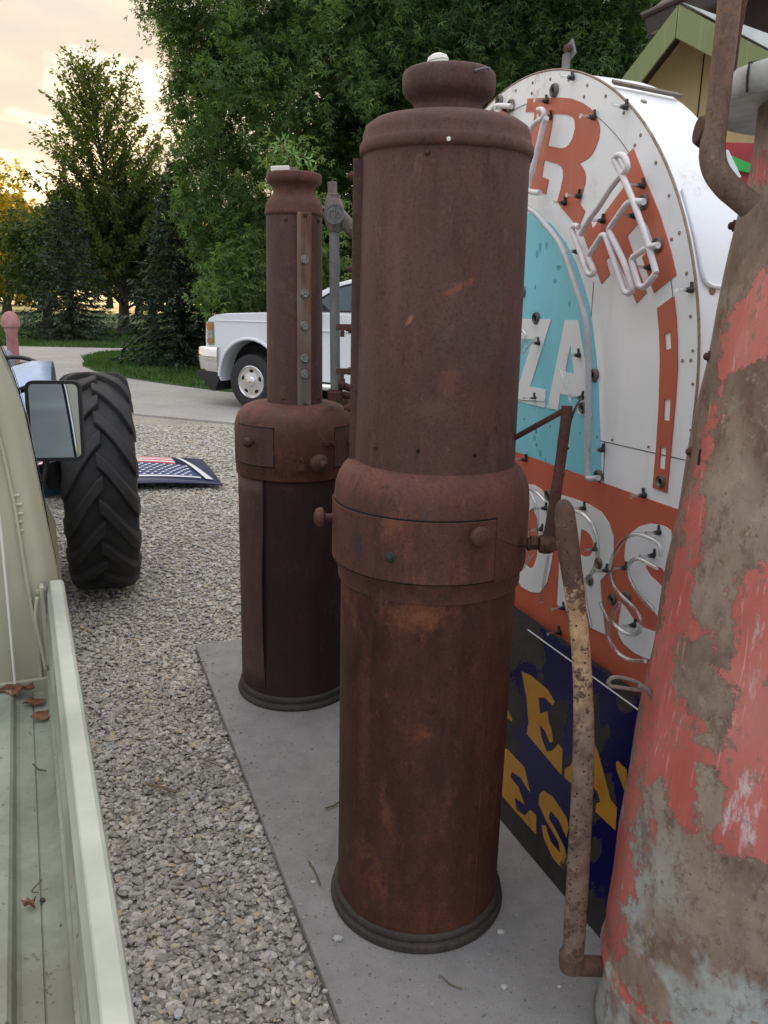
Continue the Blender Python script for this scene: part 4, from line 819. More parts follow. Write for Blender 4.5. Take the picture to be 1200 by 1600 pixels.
def blue_sign():
    R=thing('enamel_sign','chipped dark blue enamel sign with yellow letters leaning under the neon sign','sign',(bp.x,bp.y,0))
    top=bss(860,986)[1]; s1=.95; s0=-.95; n=120; m=60; chips=[(-.6,.5,.2)]
    V=[];C=[]
    cen=[]
    for px,py,r in ((812,985,.10),(830,1000,.06),(800,1010,.08),(842,1010,.035),(870,1130,.05),(868,1160,.035),(890,1200,.03),(925,1120,.04),(930,1170,.045),(945,1230,.05),(935,1260,.035),(955,1255,.03),(885,1105,.012),(950,1145,.015),(800,1300,.07),(830,1340,.07),(870,1400,.07),(920,1440,.08),(980,1080,.05),(960,1050,.03),(845,1030,.03),(846,1060,.02),(930,1330,.03),(795,1120,.09),(800,1180,.05)):
        a,b_=bss(px,py); cen.append((a,b_,r))
    cen=np.array(cen)
    ss_=np.linspace(s0,s1,n); hh=np.linspace(0,top,m)
    for h in hh:
        d=np.sqrt((ss_[:,None]-cen[None,:,0])**2+((h-cen[None,:,1])*.6)**2)/cen[None,:,2]; v=np.clip(.95-d.min(1)*.55,0,1)
        edge=max(np.exp(-(top-h)/.025),.9 if h<.085 else 0); v=np.maximum(v,edge*.75); v=np.where(ss_<-.02,np.maximum(v,.36),v)
        for i,s in enumerate(ss_): V.append(tuple(bw(s,h,0)-Vector(R.location))); C.append(v[i])
    Fq=np.array([(j*n+i,j*n+i+1,(j+1)*n+i+1,(j+1)*n+i) for j in range(m-1) for i in range(n-1)])
    o=np_mesh('sign_sheet',np.array(V),Fq,M['blue'],R,attrs={'chip':np.array(C)}); md=o.modifiers.new('Solidify','SOLIDIFY'); md.thickness=.004; md.offset=0
    ln=[bss(x,y) for x,y in ((805,962),(850,998),(896,1032),(925,1058),(990,1117))]; hl=sum(h for s,h in ln)/len(ln)
    b=MB(); b.prism([(ln[0][0]+.09,hl-.002),(s1-.02,hl-.002),(s1-.02,hl+.002),(ln[0][0]+.09,hl+.002)],bw,.0012,.0027); b.obj('border_line',M['lwhite'],R,smooth=0)
    k=3.2
    def L(name,pts): b=MB(); b.prism([bss(780+x/k,940+y/k) for x,y in pts],bw,.0012,.0027); b.obj(name,M['yellow'],R,smooth=0)
    L('yellow_letter_e',[(115,350),(160,368),(245,440),(280,500),(270,520),(230,480),(200,480),(208,560),(245,548),(250,600),(265,640),(272,700),(255,705),(235,650),(205,615),(215,680),(240,750),(270,745),(300,710),(320,740),(315,868),(140,660),(150,610),(140,480)])
    L('yellow_letter_a',[(470,690),(500,760),(560,990),(592,1030),(585,1145),(485,1050),(490,1010),(510,1000),(495,950),(455,910),(430,880),(370,870),(372,915),(330,880),(330,840),(360,820),(440,660)])
    L('yellow_letter_curve',[(595,795),(640,840),(650,1000),(590,840),(588,805)])
    L('yellow_letter_edge',[(0,470),(45,540),(70,590),(65,600),(30,570),(0,530)])
    L('yellow_letter_e',[(-20,720),(45,738),(130,830),(158,955),(140,930),(110,880),(65,850),(60,880),(100,930),(130,1015),(110,1000),(80,980),(90,1040),(130,1070),(160,1040),(188,1070),(188,1165),(20,975),(-10,900)])
    L('yellow_letter_s',[(225,945),(270,975),(340,1080),(350,1130),(340,1180),(300,1090),(260,1045),(250,1080),(290,1150),(330,1230),(345,1300),(330,1350),(270,1280),(225,1180),(215,1115),(235,1120),(260,1200),(310,1260),(300,1200),(240,1100),(200,1010),(205,960)])
blue_sign()

# ================================================================ CONE TANK (right)
cT=(.8,1.5)
def mk_tank():
    m=MT('peeling_red_tank'); m.set(Roughness=.62)
    base=m.ramp(m.noise(7,6,.65,(1,1,.7)),[(.3,(.13,.085,.060)),(.5,(.26,.195,.145)),(.7,(.37,.30,.235))])
    base=m.mix(m.ramp(m.noise(2.6,5,.6,(1,1,.5),.8),[(.5,0.0),(.66,.7)]),base,(.13,.065,.045))
    lowz=m.ramp(m.z(),[(.40,1.0),(.75,0.0)]) ; gm=m.mix(1.0,lowz,m.ramp(m.noise(3.3,5,.65,(1,1,.6),.5),[(.44,0.0),(.50,1.0)]),'MULTIPLY')
    base=m.mix(gm,base,m.ramp(m.noise(16,5,.7),[(.3,(.30,.33,.32)),(.7,(.46,.49,.47))]))
    base=m.mix(m.ramp(m.noise(55,5,.75),[(.60,0.0),(.66,.7)]),base,(.16,.07,.035))
    # red coat where it survives
    sd=m.attr('coat'); e=m.math('ADD',sd,m.math('ADD',m.math('MULTIPLY',m.math('SUBTRACT',m.noise(14,9,.8),.5),2.9),m.math('MULTIPLY',m.math('SUBTRACT',m.noise(55,4,.7),.5),.35)))
    mask=m.ramp(e,[(.485,0.0),(.51,1.0)])
    red=m.ramp(m.noise(5,5,.6,(1,1,.4)),[(.3,(.40,.085,.07)),(.55,(.51,.145,.12)),(.78,(.55,.25,.22))])
    wp=m.math('ADD',m.attr('pale'),m.math('MULTIPLY',m.math('SUBTRACT',m.noise(60,7,.8,(1,1,.2)),.5),3.4)); red=m.mix(m.ramp(m.math('MULTIPLY',wp,.5),[(.42,0.0),(.62,.75)]),red,(.60,.56,.57))
    red=m.mix(m.ramp(m.noise(40,8,.82,(1,1,.7)),[(.555,0.0),(.585,.85)]),red,(.22,.165,.125)); red=m.mix(m.ramp(m.noise(90,3,.7,(1.5,1.5,.06),1.2),[(.60,0.0),(.68,.5)]),red,(.66,.42,.38))
    edge=m.ramp(e,[(.44,0.0),(.475,.8),(.49,.8),(.5,0.0)])
    base=m.mix(m.ramp(m.noise(20,8,.8,(1,1,.6)),[(.52,0.0),(.62,.65)]),base,(.10,.055,.035)); base=m.mix(m.ramp(m.noise(33,7,.8),[(.56,0.0),(.62,.55)]),base,(.36,.30,.22)); c=m.mix(mask,base,red); c=m.mix(edge,c,(.07,.045,.035))
    scr=m.ramp(m.noise(60,3,.8,(1.5,1.5,.05),1.2),[(.66,0.0),(.70,.5)]); c=m.mix(scr,c,(.45,.36,.25))
    m.col(c); m.bump(m.math('ADD',m.math('MULTIPLY',mask,1.0),m.math('MULTIPLY',m.noise(70,5,.7),.6)),.5,.0015); return m.m
M['tank']=mk_tank()
def tank():
    c=cT; R=thing('conical_tank','tall tapered steel tank with peeling red paint at the right edge','tank',(c[0],c[1],0))
    prof=[(.292,.03),(.2915,.10),(.2905,.16),(.294,.185),(.2975,.197),(.294,.21),(.289,.222),(.290,.31),(.276,.665),(.256,.932),(.238,1.231),(.222,1.456),(.206,1.631),(.196,1.75),(.187,1.807),(.1815,1.86),(.181,1.93)]
    # dense skin with painted-coat field
    Pz=np.array([p[1] for p in prof]); Pr=np.array([p[0] for p in prof]); zz=np.unique(np.concatenate([np.linspace(.03,1.93,190),Pz])); n=260; th=np.linspace(0,2*PI,n,endpoint=False)
    # surviving red areas traced on the photo as soft polygons
    def poly_field(polys,soft=22.0):
        P=[]
        for z in zz:
            r=np.interp(z,Pz,Pr); P.append(np.stack([c[0]+r*np.cos(th),c[1]+r*np.sin(th),np.full(n,z)],1))
        W=np.concatenate(P); Rt=np.array(rt[:]);Up=np.array(up[:]);Fw=np.array(fw[:]); q=W-np.array([0,0,H]); w_=q@Fw; x=600+F*(q@Rt)/w_; y=800-F*(q@Up)/w_
        best=np.full(len(W),-1e9)
        for poly in polys:
            A=np.array(poly,float); ins=np.zeros(len(W),bool); dd=np.full(len(W),1e9); j=len(A)-1
            for i in range(len(A)):
                a=A[j];b=A[i]; cc=((b[1]>y)!=(a[1]>y))&(x<(a[0]-b[0])*(y-b[1])/(a[1]-b[1]+1e-9)+b[0]); ins^=cc
                ab=b-a; t=np.clip(((x-a[0])*ab[0]+(y-a[1])*ab[1])/(ab@ab+1e-9),0,1); dd=np.minimum(dd,np.hypot(x-a[0]-t*ab[0],y-a[1]-t*ab[1])); j=i
            best=np.maximum(best,np.where(ins,dd,-dd))
        return W,np.clip(.5+best/soft*.5,0,1.3)
    W,coat=poly_field([[(1175,440),(1240,430),(1240,700),(1200,560),(1190,600),(1160,660),(1145,740),(1130,850),(1120,960),(1135,1010),(1110,1080),(1060,1000),(1040,1100),(1000,1250),(975,1400),(955,1470),(940,1520),(935,1500),(960,1300),(1000,1120),(1020,1010),(1050,900),(1075,800),(1095,700),(1125,580),(1135,500)],
        [(1150,900),(1200,880),(1240,880),(1240,1400),(1190,1350),(1110,1330),(1125,1250),(1100,1180),(1130,1090),(1150,1000)],
        [(1040,1010),(1100,1000),(1135,1120),(1100,1270),(1070,1300),(1020,1250),(1000,1350),(975,1480),(955,1500),(985,1240),(1010,1110)],
        [(1150,640),(1200,620),(1200,660),(1160,700)],[(1260,430),(1400,400),(1450,700),(1380,900),(1300,760)],[(1260,900),(1380,950),(1500,1000),(1460,1300),(1300,1380)],[(1480,300),(1600,420),(1620,800),(1540,700)],[(1175,250),(1240,240),(1240,300),(1180,290)],
        [(950,1520),(975,1540),(1010,1575),(1050,1615),(1040,1625),(1000,1585),(960,1540)]],26)
    _,pale=poly_field([[(1150,500),(1165,500),(1150,620),(1135,610)],[(1120,600),(1180,600),(1150,700),(1120,690),(1105,760)],[(1170,900),(1200,950),(1200,1100),(1150,1150),(1140,1080)],[(1140,1200),(1210,1180),(1200,1380),(1110,1290)],[(1060,1100),(1080,1120),(1050,1260),(1040,1240)]],30)
    _,bare=poly_field([[(1130,590),(1200,560),(1240,560),(1240,880),(1200,880),(1150,900),(1120,980),(1080,960),(1090,800)],[(1060,990),(1110,1000),(1160,1090),(1120,1180),(1075,1120),(1050,1060)],[(1085,1180),(1120,1200),(1130,1330),(1080,1330)],[(1005,1180),(1030,1240),(1010,1330),(990,1420),(985,1300)],[(1040,1250),(1110,1330),(1240,1420),(1240,1640),(1060,1600),(985,1540),(985,1400)],[(1110,1010),(1140,940),(1150,1000),(1130,1080)]],26)
    coat=np.minimum(coat,1.02-np.clip(bare,0,1))
    nz=len(zz); Fq=np.array([(j*n+i,j*n+(i+1)%n,(j+1)*n+(i+1)%n,(j+1)*n+i) for j in range(nz-1) for i in range(n)])
    W=W.copy(); 
    # hammered dents
    W[:,0]+=.0018*np.sin(W[:,2]*23+W[:,1]*31); W[:,1]+=.0015*np.sin(W[:,2]*17+W[:,0]*37)
    np_mesh('shell',W-np.array([c[0],c[1],0]),Fq,M['tank'],R,attrs={'coat':coat,'pale':pale},smooth=True)
    b=MB(); b.lathe([(.286,.0),(.296,.002),(.298,.02),(.294,.034),(.28,.04)],c,64); b.obj('foot_rim',M['galv'],R,smooth=50)
    # wide dished lid
    b=MB(); b.lathe([(.10,1.925),(.20,1.932),(.243,1.926),(.258,1.919),(.262,1.922),(.2655,1.93),(.2665,1.957),(.262,1.964),(.2,1.968),(.02,1.97)],c,90); b.obj('lid',plain('weathered_grey_lid',(.44,.46,.45),.6,var=.3,scale=10,bump=.4),R,smooth=40)
    t,_=CH(1165,150,c,.2665); b=MB(); b.tube([Vector((c[0],c[1],1.922))+rad(t)*.265,Vector((c[0],c[1],1.945))+rad(t)*.268,Vector((c[0],c[1],1.964))+rad(t)*.267,Vector((c[0],c[1],1.973))+rad(t)*.22],.0018,6); b.obj('wire_loop',M['black'],R)
    # overflow pipe bending into the shell
    Y=1.40; X=lambda px,py,Y=Y:AT(px,py,Y)
    b=MB(); path=smoothpath([X(1152,-160),X(1145,-60),X(1138,20),X(1128,110),X(1119,190),X(1113,235),X(1118,265),X(1135,290),X(1152,305),X(1172,322)],5)
    b.tube(path,[.0172 if i<20 else .0172+.003*min(1,(i-20)/6) for i in range(len(path))],20); b.obj('overflow_pipe',rust('rusty_pipe',(.09,.055,.042),(.19,.125,.095),(.30,.22,.17),(.33,.15,.06),oamt=.5),R,smooth=60)
    b=MB(); b.tube([X(1200,-160,1.46),X(1178,-70,1.46),X(1160,10,1.46),X(1150,70,1.46),X(1140,150,1.46)],.006,8); b.obj('rod',M['rustC'],R,smooth=60)
    b=MB(); b.lathe_ax([(.026,-.012),(.026,.0),(.020,.012)],X(1101,205,1.42),(-1,0,.1),14); b.obj('flange_cap',M['rustK'],R)
    for px,py in ((1141,353),(1105,557),(1077,706)):
        zz_=AT(px,py,1.38).z; r=float(np.interp(zz_,Pz,Pr)); t,z=CH(px+3,py,c,r); d=rad(t); b=MB(); b.lathe_ax([(.0105,-.003),(.0105,.002),(.007,.003),(.007,.007),(.003,.010)],Vector((c[0],c[1],z))+d*r,d,10); b.obj('rivet',M['rustK'],R)
    for px,py in ((968,1338),(1084,757)): pass
    t,z=CH(1093,715,c,.243); b=MB(); q=Vector((c[0],c[1],z))+rad(t)*.2445; b.prism([(-.0015,-.014),(.002,-.012),(.0028,.0),(.0012,.006),(.0025,.016),(-.0005,.014),(-.0018,.004)],lambda a,b_,d:q+Vector((-rad(t).y,rad(t).x,0))*a+Z*b_+rad(t)*d,-.002,.0005); b.obj('rust_hole',M['void'],R,smooth=0)
    # slotted link
    Y2=1.50; L=[AT(950,1066,Y2),AT(960,1058,Y2),AT(985,1062,Y2),AT(1005,1072,Y2),AT(1000,1078,Y2),AT(975,1075,Y2),AT(955,1072,Y2),AT(950,1066,Y2)]
    b=MB(); b.tube(smoothpath(L[:],3),.0042,8); b.tube(smoothpath([AT(995,1071,Y2),AT(1010,1076,Y2),AT(1019,1088,Y2),AT(1024,1100,Y2)],4),[.006]*13,8); b.obj('slotted_link',M['iron'],R,smooth=60)
    # long handle with elbow at its foot
    m=MT('flaking_cream_handle'); m.set(Roughness=.75); cr1=m.ramp(m.noise(30,5,.7),[(.35,(.30,.17,.09)),(.6,(.55,.38,.22))]); rs=m.ramp(m.noise(12,5,.7),[(.3,(.05,.028,.022)),(.7,(.15,.075,.055))]); br=m.ramp(m.noise(24,5,.7),[(.3,(.12,.075,.055)),(.7,(.27,.19,.145))])
    zf=m.math('MULTIPLY',m.math('ADD',m.z(),m.math('MULTIPLY',m.math('SUBTRACT',m.noise(26,6,.75),.5),.42)),.5); c1=m.mix(m.ramp(zf,[(.515,0.0),(.53,1.0)]),cr1,rs); c1=m.mix(m.ramp(zf,[(.36,1.0),(.45,0.0)]),c1,br)
    c1=m.mix(m.ramp(m.noise(38,7,.8),[(.53,0.0),(.565,.9)]),c1,(.085,.045,.033)); c1=m.mix(m.ramp(m.noise(60,6,.8),[(.60,0.0),(.63,.6)]),c1,(.40,.26,.16)); c1=m.mix(m.ramp(m.vor(75),[(.14,1.0),(.22,0.0)]),c1,(.04,.02,.015)); m.col(c1); m.bump(m.noise(60,5,.7),.6,.003)
    Yh=1.56; hp=[(879,780),(880,786),(882,800),(886,840),(893,890),(901,950),(907,1010),(911,1080),(912,1150),(910,1230),(906,1310),(901,1400),(896,1480),(893,1510)]; wd=[4,11,17,19,18,16.5,16,17,19,20,20.5,21,21,21]
    b=MB(); P=smoothpath([AT(x,y,Yh-.02*i/13) for i,(x,y) in enumerate(hp)],3); Wd=np.interp(np.linspace(0,13,len(P)),range(14),wd); b.tube(P,[float(v)*.00118 for v in Wd],14,sq=.55); h=b.obj('handle',m.m,R,smooth=60)
    b=MB(); e0=AT(893,1490,Yh-.02); e1=AT(893,1512,Yh-.02); b.tube([e0,AT(893,1500,Yh-.02),e1],[.0275,.0285,.027],16); b.tube([AT(893,1508,Yh-.02),AT(915,1509,Yh-.01),AT(944,1510,Yh+.0)],[.022,.022,.022],16); b.obj('elbow',rust('rusty_elbow',(.07,.04,.03),(.15,.085,.06),(.24,.15,.11),oamt=.3),R,smooth=60,bevel=0)
    for px,py,s in ((912,1058,1),(901,1418,1.2),(911,1098,1.6)):
        b=MB(); q=AT(px,py,Yh-.045); b.prism([(.005*s*math.cos(t)*(1+.35*math.sin(2*t+px)),.009*s*math.sin(t)) for t in [i*PI/6 for i in range(12)]],lambda a,b_,d:q+Vector((a,-d,b_)),-.02,.0215-.0); 
tank()

# ================================================================ BUILDING behind
def building():
    R=thing('shed','small yellow shed with green gable boards behind the neon sign','shed',(2.2,5.6,0))
    M['green']=mk_paint('olive_green_paint',(.20,.23,.09),(.34,.38,.22),st=.6); M['ywall']=mk_paint('yellow_ochre_wall',(.76,.56,.28),(.66,.46,.22),st=.1); 
    ph=math.radians(24); g=Vector((math.cos(ph),-math.sin(ph),0)); gn=Vector((g.y,-g.x,0)); P0=AT(1060,7,5.4)
    def q(px,py,off=0): p=PL(px,py,P0+gn*off,gn); d=p-P0; return d.dot(g),d.z
    def W(s,z,d): return P0+g*s+Z*z+gn*d
    peak=(0,0); l1=q(960,138); l1=(l1[0]-.3,l1[1]-.3*(l1[1]/l1[0])*1.0); r1=q(1200,80); r1=(r1[0]*2.4,r1[1]*2.4); pin=q(1058,58); ls=(l1[1]/l1[0]); rs=(r1[1]/r1[0])
    b=MB(); b.prism([(0,0),(0,pin[1]),(l1[0],l1[1]+pin[1]),l1],W,-.03,0); b.obj('barge_board',M['green'],R,smooth=0,bevel=.004)
    b=MB(); b.prism([(.002,0),(.002,pin[1]),(r1[0],r1[1]+pin[1]),r1],W,-.03,0); rb=b.obj('barge_board',M['green'],R,smooth=0,bevel=.004)
    b=MB(); b.prism([(.02,.012),(r1[0],r1[1]+.012+.17),(r1[0],r1[1]+.008)],W,-.035,-.008); b.obj('pale_fascia',M['galv'] if False else plain('pale_weathered_board',(.62,.66,.66),.7,var=.2,scale=5),R,smooth=0)
    for side in (l1,r1):
        b=MB(); b.prism([(0,-.012),(side[0],side[1]-.012),(side[0],side[1]-.05),(0,-.05)],W,-1.6,-.035); b.obj('roof_slope',plain('dark_soffit_wood',(.05,.032,.025),.9),R,smooth=0)
    wl=l1[0]*.86
    b=MB(); b.prism([(0,-.06),(wl,wl*ls-.06),(wl,-3.3),(r1[0]*.85,-3.3),(r1[0]*.85,r1[1]*.85-.06)],W,-.62,-.42); b.obj('wall',M['ywall'],R,smooth=0)
    s,z=q(1097,90,-.42); s2,z2=q(1094,170,-.42); b=MB(); b.bx((0,0,0),(0,0,0)) if False else b.box(W((s+s2)/2,(z+z2)/2-.6,-.4195),(g,gn,Z),(.004,.002,.95)); b.obj('wall_joint',M['void'],R)
    b=MB(); 
    b.v=[];b.f=[]
    B=thing('metal_roof_building','building with a dark brown metal roof edge behind the green gable','building',(3.4,8.6,0))
    mb=plain('brown_ribbed_metal',(.06,.038,.035),.45,var=.2)
    b=MB(); gp=[AT(1014,54,8.3),AT(1320,140,8.3),AT(1320,-260,8.3),AT(1046,-60,8.3),AT(1046,0,8.3)]; b.add(gp+[q+Vector((0,.1,0)) for q in gp],[(0,1,2,3,4),(9,8,7,6,5)]+[(i,(i+1)%5,(i+1)%5+5,i+5) for i in range(5)]); b.obj('gable_siding',mb,B,smooth=0)
    c0=AT(1006,24,7.6); c1=AT(1052,-6,7.6)
    Pq=[AT(1006,24,7.6),AT(1010,52,7.6),AT(1300,-60,7.6),AT(1300,-200,7.6),AT(1060,-14,7.6)]
    b=MB(); d=Vector((.9,1.9,0)); e=AT(1240,60,7.0)
    A0=AT(1006,24,7.6);A1=AT(1012,53,7.6); ax=Vector((.86,-.35,.32)).normalized()
    b.add([A0,A1,A1+ax*4,A0+ax*4,A0+d+Z*.9,A1+d+Z*.5,A1+ax*4+d+Z*.5,A0+ax*4+d+Z*.9],[(0,1,2,3),(4,7,6,5),(0,3,7,4),(1,5,6,2),(0,4,5,1),(3,2,6,7)]); b.obj('roof',mb,B,smooth=0,bevel=.006)
    b=MB(); b.tube([A0+ax*-.02,A0+ax*4],.028,8); b.obj('gutter_edge',mb,B)
    b=MB(); w0=A1+d*.5; b.bx((w0.x+.2,w0.y,0),(w0.x+3.4,w0.y+.2,2.85)); b.obj('wall',M['ywall'],B,smooth=0)
    # painted boards glimpsed past the tank
    S=thing('painted_board','red board with a bright green stripe glimpsed behind the tank pipe','board',AT(1160,700,2.6))
    y=2.6; dd=Vector((0,.012,0))
    def pl(nm,pts,m_,dy): b=MB(); V=[AT(x,yy,y)-Vector((0,dy,0)) for x,yy in pts]; k=len(V); b.add(V+[v+dd for v in V],[tuple(range(k)),tuple(range(k,2*k))[::-1]]+[(i,(i+1)%k,(i+1)%k+k,i+k) for i in range(k)]); b.obj(nm,m_,S,smooth=0)
    pl('red_board',[(1128,222),(1240,226),(1240,330),(1128,330)],plain('deep_red_paint',(.36,.03,.03),.4),0)
    pl('green_stripe',[(1130,240),(1172,258),(1172,272),(1130,262)],plain('bright_green_paint',(.03,.42,.07),.4),.014); pl('white_stripe',[(1120,234),(1134,236),(1154,278),(1146,282)],M['lwhite'],.02); pl('post',[(1138,330),(1160,330),(1160,800),(1138,1000)],M['iron'],.0)
building()

# ================================================================ WHITE PICKUP
def mk_car(name,c,rough=.25,coat=.6,metal=.0):
    m=MT(name); m.set(Roughness=rough,Metallic=metal); m.b.inputs['Coat Weight'].default_value=coat; n=m.noise(3,3,.5); m.col(m.ramp(n,[(.3,tuple(x*.96 for x in c)),(.7,c)])); return m.m
M['carwhite']=mk_car('white_car_paint',(.72,.75,.80)); M['chrome']=plain('chrome',(.80,.80,.80),.08,1.0,var=.03); M['glass']=mk_car('dark_window_glass',(.02,.045,.05),.05,1.0); M['tyre']=plain('tyre_rubber',(.022,.022,.024),.75,var=.25,scale=20,bump=.3)
M['alloy']=plain('polished_alloy',(.66,.66,.67),.2,.9,var=.05); M['amber']=plain('amber_lens',(.42,.16,.07),.2,var=.1); M['clearlens']=plain('clear_lens',(.45,.45,.43),.1,.4,var=.1)
def pickup():
    o0=Vector((-1.98,11.87,-.008)); hd=Vector((-.876,.482,0)).normalized(); sd_=Vector((-hd.y,hd.x,0))  # sd_ left of truck
    if sd_.y>0: near=-sd_
    else: near=sd_
    R=thing('pickup_truck','silver-white crew cab pickup with chrome bumper parked on the driveway','pickup truck',tuple(o0))
    W=2.03; 
    def w(u,z,d): return o0+hd*u+Z*z-near*(d+.05)      # d: 0 near side .. W far side
    body=[(.74,.58),(.80,.66),(.80,1.02),(.785,1.16),(.73,1.26),(.60,1.315),(.4,1.34),(-.35,1.375),(-.95,1.39),(-3.15,1.36),(-3.2,1.37),(-5.2,1.37),(-5.22,.72),(-5.1,.62)]
    def arch(c,r=.54): return [(c+r*math.cos(t),.45+r*math.sin(t)) for t in [(-.15+i*(PI+.3)/14) for i in range(15)]]
    low=[(-4.85,.62)]
    poly=body[:-1]+[(-5.1,.6)]+[p for p in arch(-4.15)[::-1]][:]+[(-3.5,.48),(-.62,.48)]+[p for p in arch(0)[::-1]]+[(.62,.5)]
    b=MB(); b.prism(poly,w,0.0,W); b.obj('body',M['carwhite'],R,smooth=30,bevel=.085)
    b=MB(); b.bx((0,0,0),(0,0,0)); b=MB(); b.prism([(.6,.42),(-5.0,.45),(-5.0,.9),(.6,.9)],w,.28,W-.28); b.obj('chassis',M['void'],R)
    cab=[(-.72,1.37),(-1.15,1.68),(-1.4,1.79),(-1.7,1.86),(-2.1,1.885),(-2.8,1.88),(-3.05,1.83),(-3.22,1.36)]
    def wt(u,z,d): k=(z-1.36)/.6*.16; return w(u,z,d*(1-2*k/W)+k)
    b=MB(); b.prism(cab,wt,.02,W-.02); b.obj('cab',M['carwhite'],R,smooth=30,bevel=.04)
    for pts,nm in (([(-.98,1.42),(-1.2,1.60),(-1.45,1.735),(-1.7,1.79),(-1.98,1.81),(-1.98,1.42)],'side_window'),([(-2.08,1.42),(-2.06,1.81),(-2.75,1.81),(-2.98,1.42)],'side_window')):
        b=MB(); b.prism(pts,wt,.012,.03); b.obj(nm,M['glass'],R,smooth=0); b=MB(); pp=pts+[pts[0]]; b.tube([wt(u,z,.012) for u,z in pp],.013,6); b.obj('window_trim',M['black'],R)
    b=MB(); b.add([wt(-.76,1.40,.12),wt(-1.13,1.67,.10),wt(-1.13,1.67,W-.10),wt(-.76,1.40,W-.12)],[(0,1,2,3)]); o=b.obj('windscreen',M['glass'],R,smooth=0); o.location+=hd*.02+Z*.016
    # arch lip
    for cc in (0,-4.15):
        b=MB(); P=[w(cc+.555*math.cos(t),.45+.555*math.sin(t),-.006) for t in [i*PI/16 for i in range(17)]]; b.tube(P,.025,8); b.obj('arch_lip',M['carwhite'],R,smooth=60)
        b=MB(); b.lathe_ax([(.01,-.02),(.60,-.02),(.60,0)],w(cc,.45,.31),near,24,cap=False); b.obj('wheel_well',M['void'],R)
    # wheels
    for cc,dd in ((0,0),(-4.15,0),(0,1),(-4.15,1)):
        side=near if dd==0 else -near; C=w(cc,.395,.02 if dd==0 else W-.02)
        b=MB(); b.lathe_ax([(.22,-.25),(.33,-.25),(.375,-.235),(.392,-.20),(.392,-.04),(.380,-.012),(.34,.004),(.27,.008),(.225,0.0)],C,side,40,cap=False); t_=b.obj('tyre',M['tyre'],R,smooth=40)
        b=MB(); b.lathe_ax([(.225,-.02),(.232,.004),(.222,.010),(.212,-.004),(.205,-.02)],C,side,40,cap=False)
        u,v,_=frame(side)
        b.lathe_ax([(.075,-.03),(.075,.012),(.06,.028),(.02,.034)],C,side,24)
        for k in range(8):
            t=k*2*PI/8; d=u*math.cos(t)+v*math.sin(t); e=side.cross(d); b.lathe_ax([(.011,0),(.011,.02)],C+d*.055+side*.012,side,8)
        b.lathe_ax([(.065,.004),(.10,-.002),(.17,-.012),(.214,-.006)],C,side,40,cap=False)
        b.obj('rim',M['alloy'],R,smooth=40)
        for k in range(5):
            t=k*2*PI/5+.3; d=u*math.cos(t)+v*math.sin(t); e=side.cross(d); b=MB(); b.prism([(.034*math.cos(q)*(1+.25*math.sin(q)),.024*math.sin(q)) for q in [i*PI/6 for i in range(12)]],lambda x,y_,h:C+d*(.155+y_)+e*x+side*h,-.03,-.0065); b.obj('rim_slot',M['void'],R,smooth=0)
        b=MB(); b.lathe_ax([(.222,-.06),(.222,-.05)],C,side,30); b.obj('brake_disc',M['void'],R)
        b=MB(); b.box(C+side*.0352,(u,v,side),(.022,.008,.001)); b.box(C+side*.0354,(u,v,side),(.008,.014,.001)); b.obj('cross_emblem',plain('gold_emblem',(.55,.38,.10),.3,.8),R)
    # chrome bumper wrapping the corner
    b=MB(); pr=[(.52,.0),(.80,.0),(.83,.02),(.83,.16),(.80,.20),(.52,.20)]
    P=[]; path=[(.56,-.02),(.80,-.015),(.92,.03),(1.0,.18),(1.04,.5),(1.05,1.0),(1.04,1.53),(1.0,1.85),(.92,2.0),(.80,2.045),(.56,2.05)]
    zl=[.50,.54,.70,.84,.86,.86]; off=[-.02,.01,.025,.02,.0,-.05]
    V=[];nn=len(path)
    for z_,o_ in zip(zl,off):
        for (u,d) in path: V.append(w(u+o_*(1 if u>.9 else .2),z_,d-(o_ if d<.1 else (-o_ if d>1.9 else 0))))
    Fc=[(j*nn+i,j*nn+i+1,(j+1)*nn+i+1,(j+1)*nn+i) for j in range(len(zl)-1) for i in range(nn-1)]
    b.add(V,Fc); bp_=b.obj('bumper',M['chrome'],R,smooth=60); 
    b=MB(); b.prism([(.55,.50),(.98,.50),(1.0,.44),(.86,.36),(.72,.22),(.66,.22),(.55,.42)],w,.0,W); b.obj('air_dam',M['black'],R,bevel=.01)
    b=MB(); b.prism([(.72,.86),(.825,.86),(.825,1.2),(.72,1.22)],w,.28,W-.28); b.obj('grille',M['black'],R,bevel=.01)
    # stacked headlights on the near corner
    for dd in (0,1):
        f=(lambda u,z,d: w(u,z,d)) if dd==0 else (lambda u,z,d: w(u,z,W-d))
        def lamp(z0,z1,nm,m_,u0=.72): b=MB(); V=[]
        b=MB(); pth=[(.63,-.006),(.73,-.008),(.79,.015),(.83,.08),(.84,.34)]
        V=[f(u,z,d) for z in (.885,1.215) for u,d in pth]; n5=5; b.add(V,[(i,i+1,n5+i+1,n5+i) for i in range(4)]); hl=b.obj('headlight_frame',M['chrome'],R)
        for z0,z1,m_ in ((1.10,1.19,M['amber']),(1.05,1.085,M['clearlens']),(.985,1.035,M['clearlens']),(.91,.975,M['amber'])):
            b=MB(); V=[f(u+.006*(u>.76),z,d-.006) for z in (z0,z1) for u,d in [(.655,-.007),(.73,-.009),(.79,.014),(.83,.08),(.84,.32)]]; b.add(V,[(i,i+1,n5+i+1,n5+i) for i in range(4)]); b.obj('lamp_lens',m_,hl)
    # doors, handles, mirror, rocker step
    for u in (-1.0,-2.03,-3.12):
        b=MB(); b.tube([w(u,.56,-.0015),w(u,1.36,-.0015)],.005,4); b.obj('door_gap',M['void'],R)
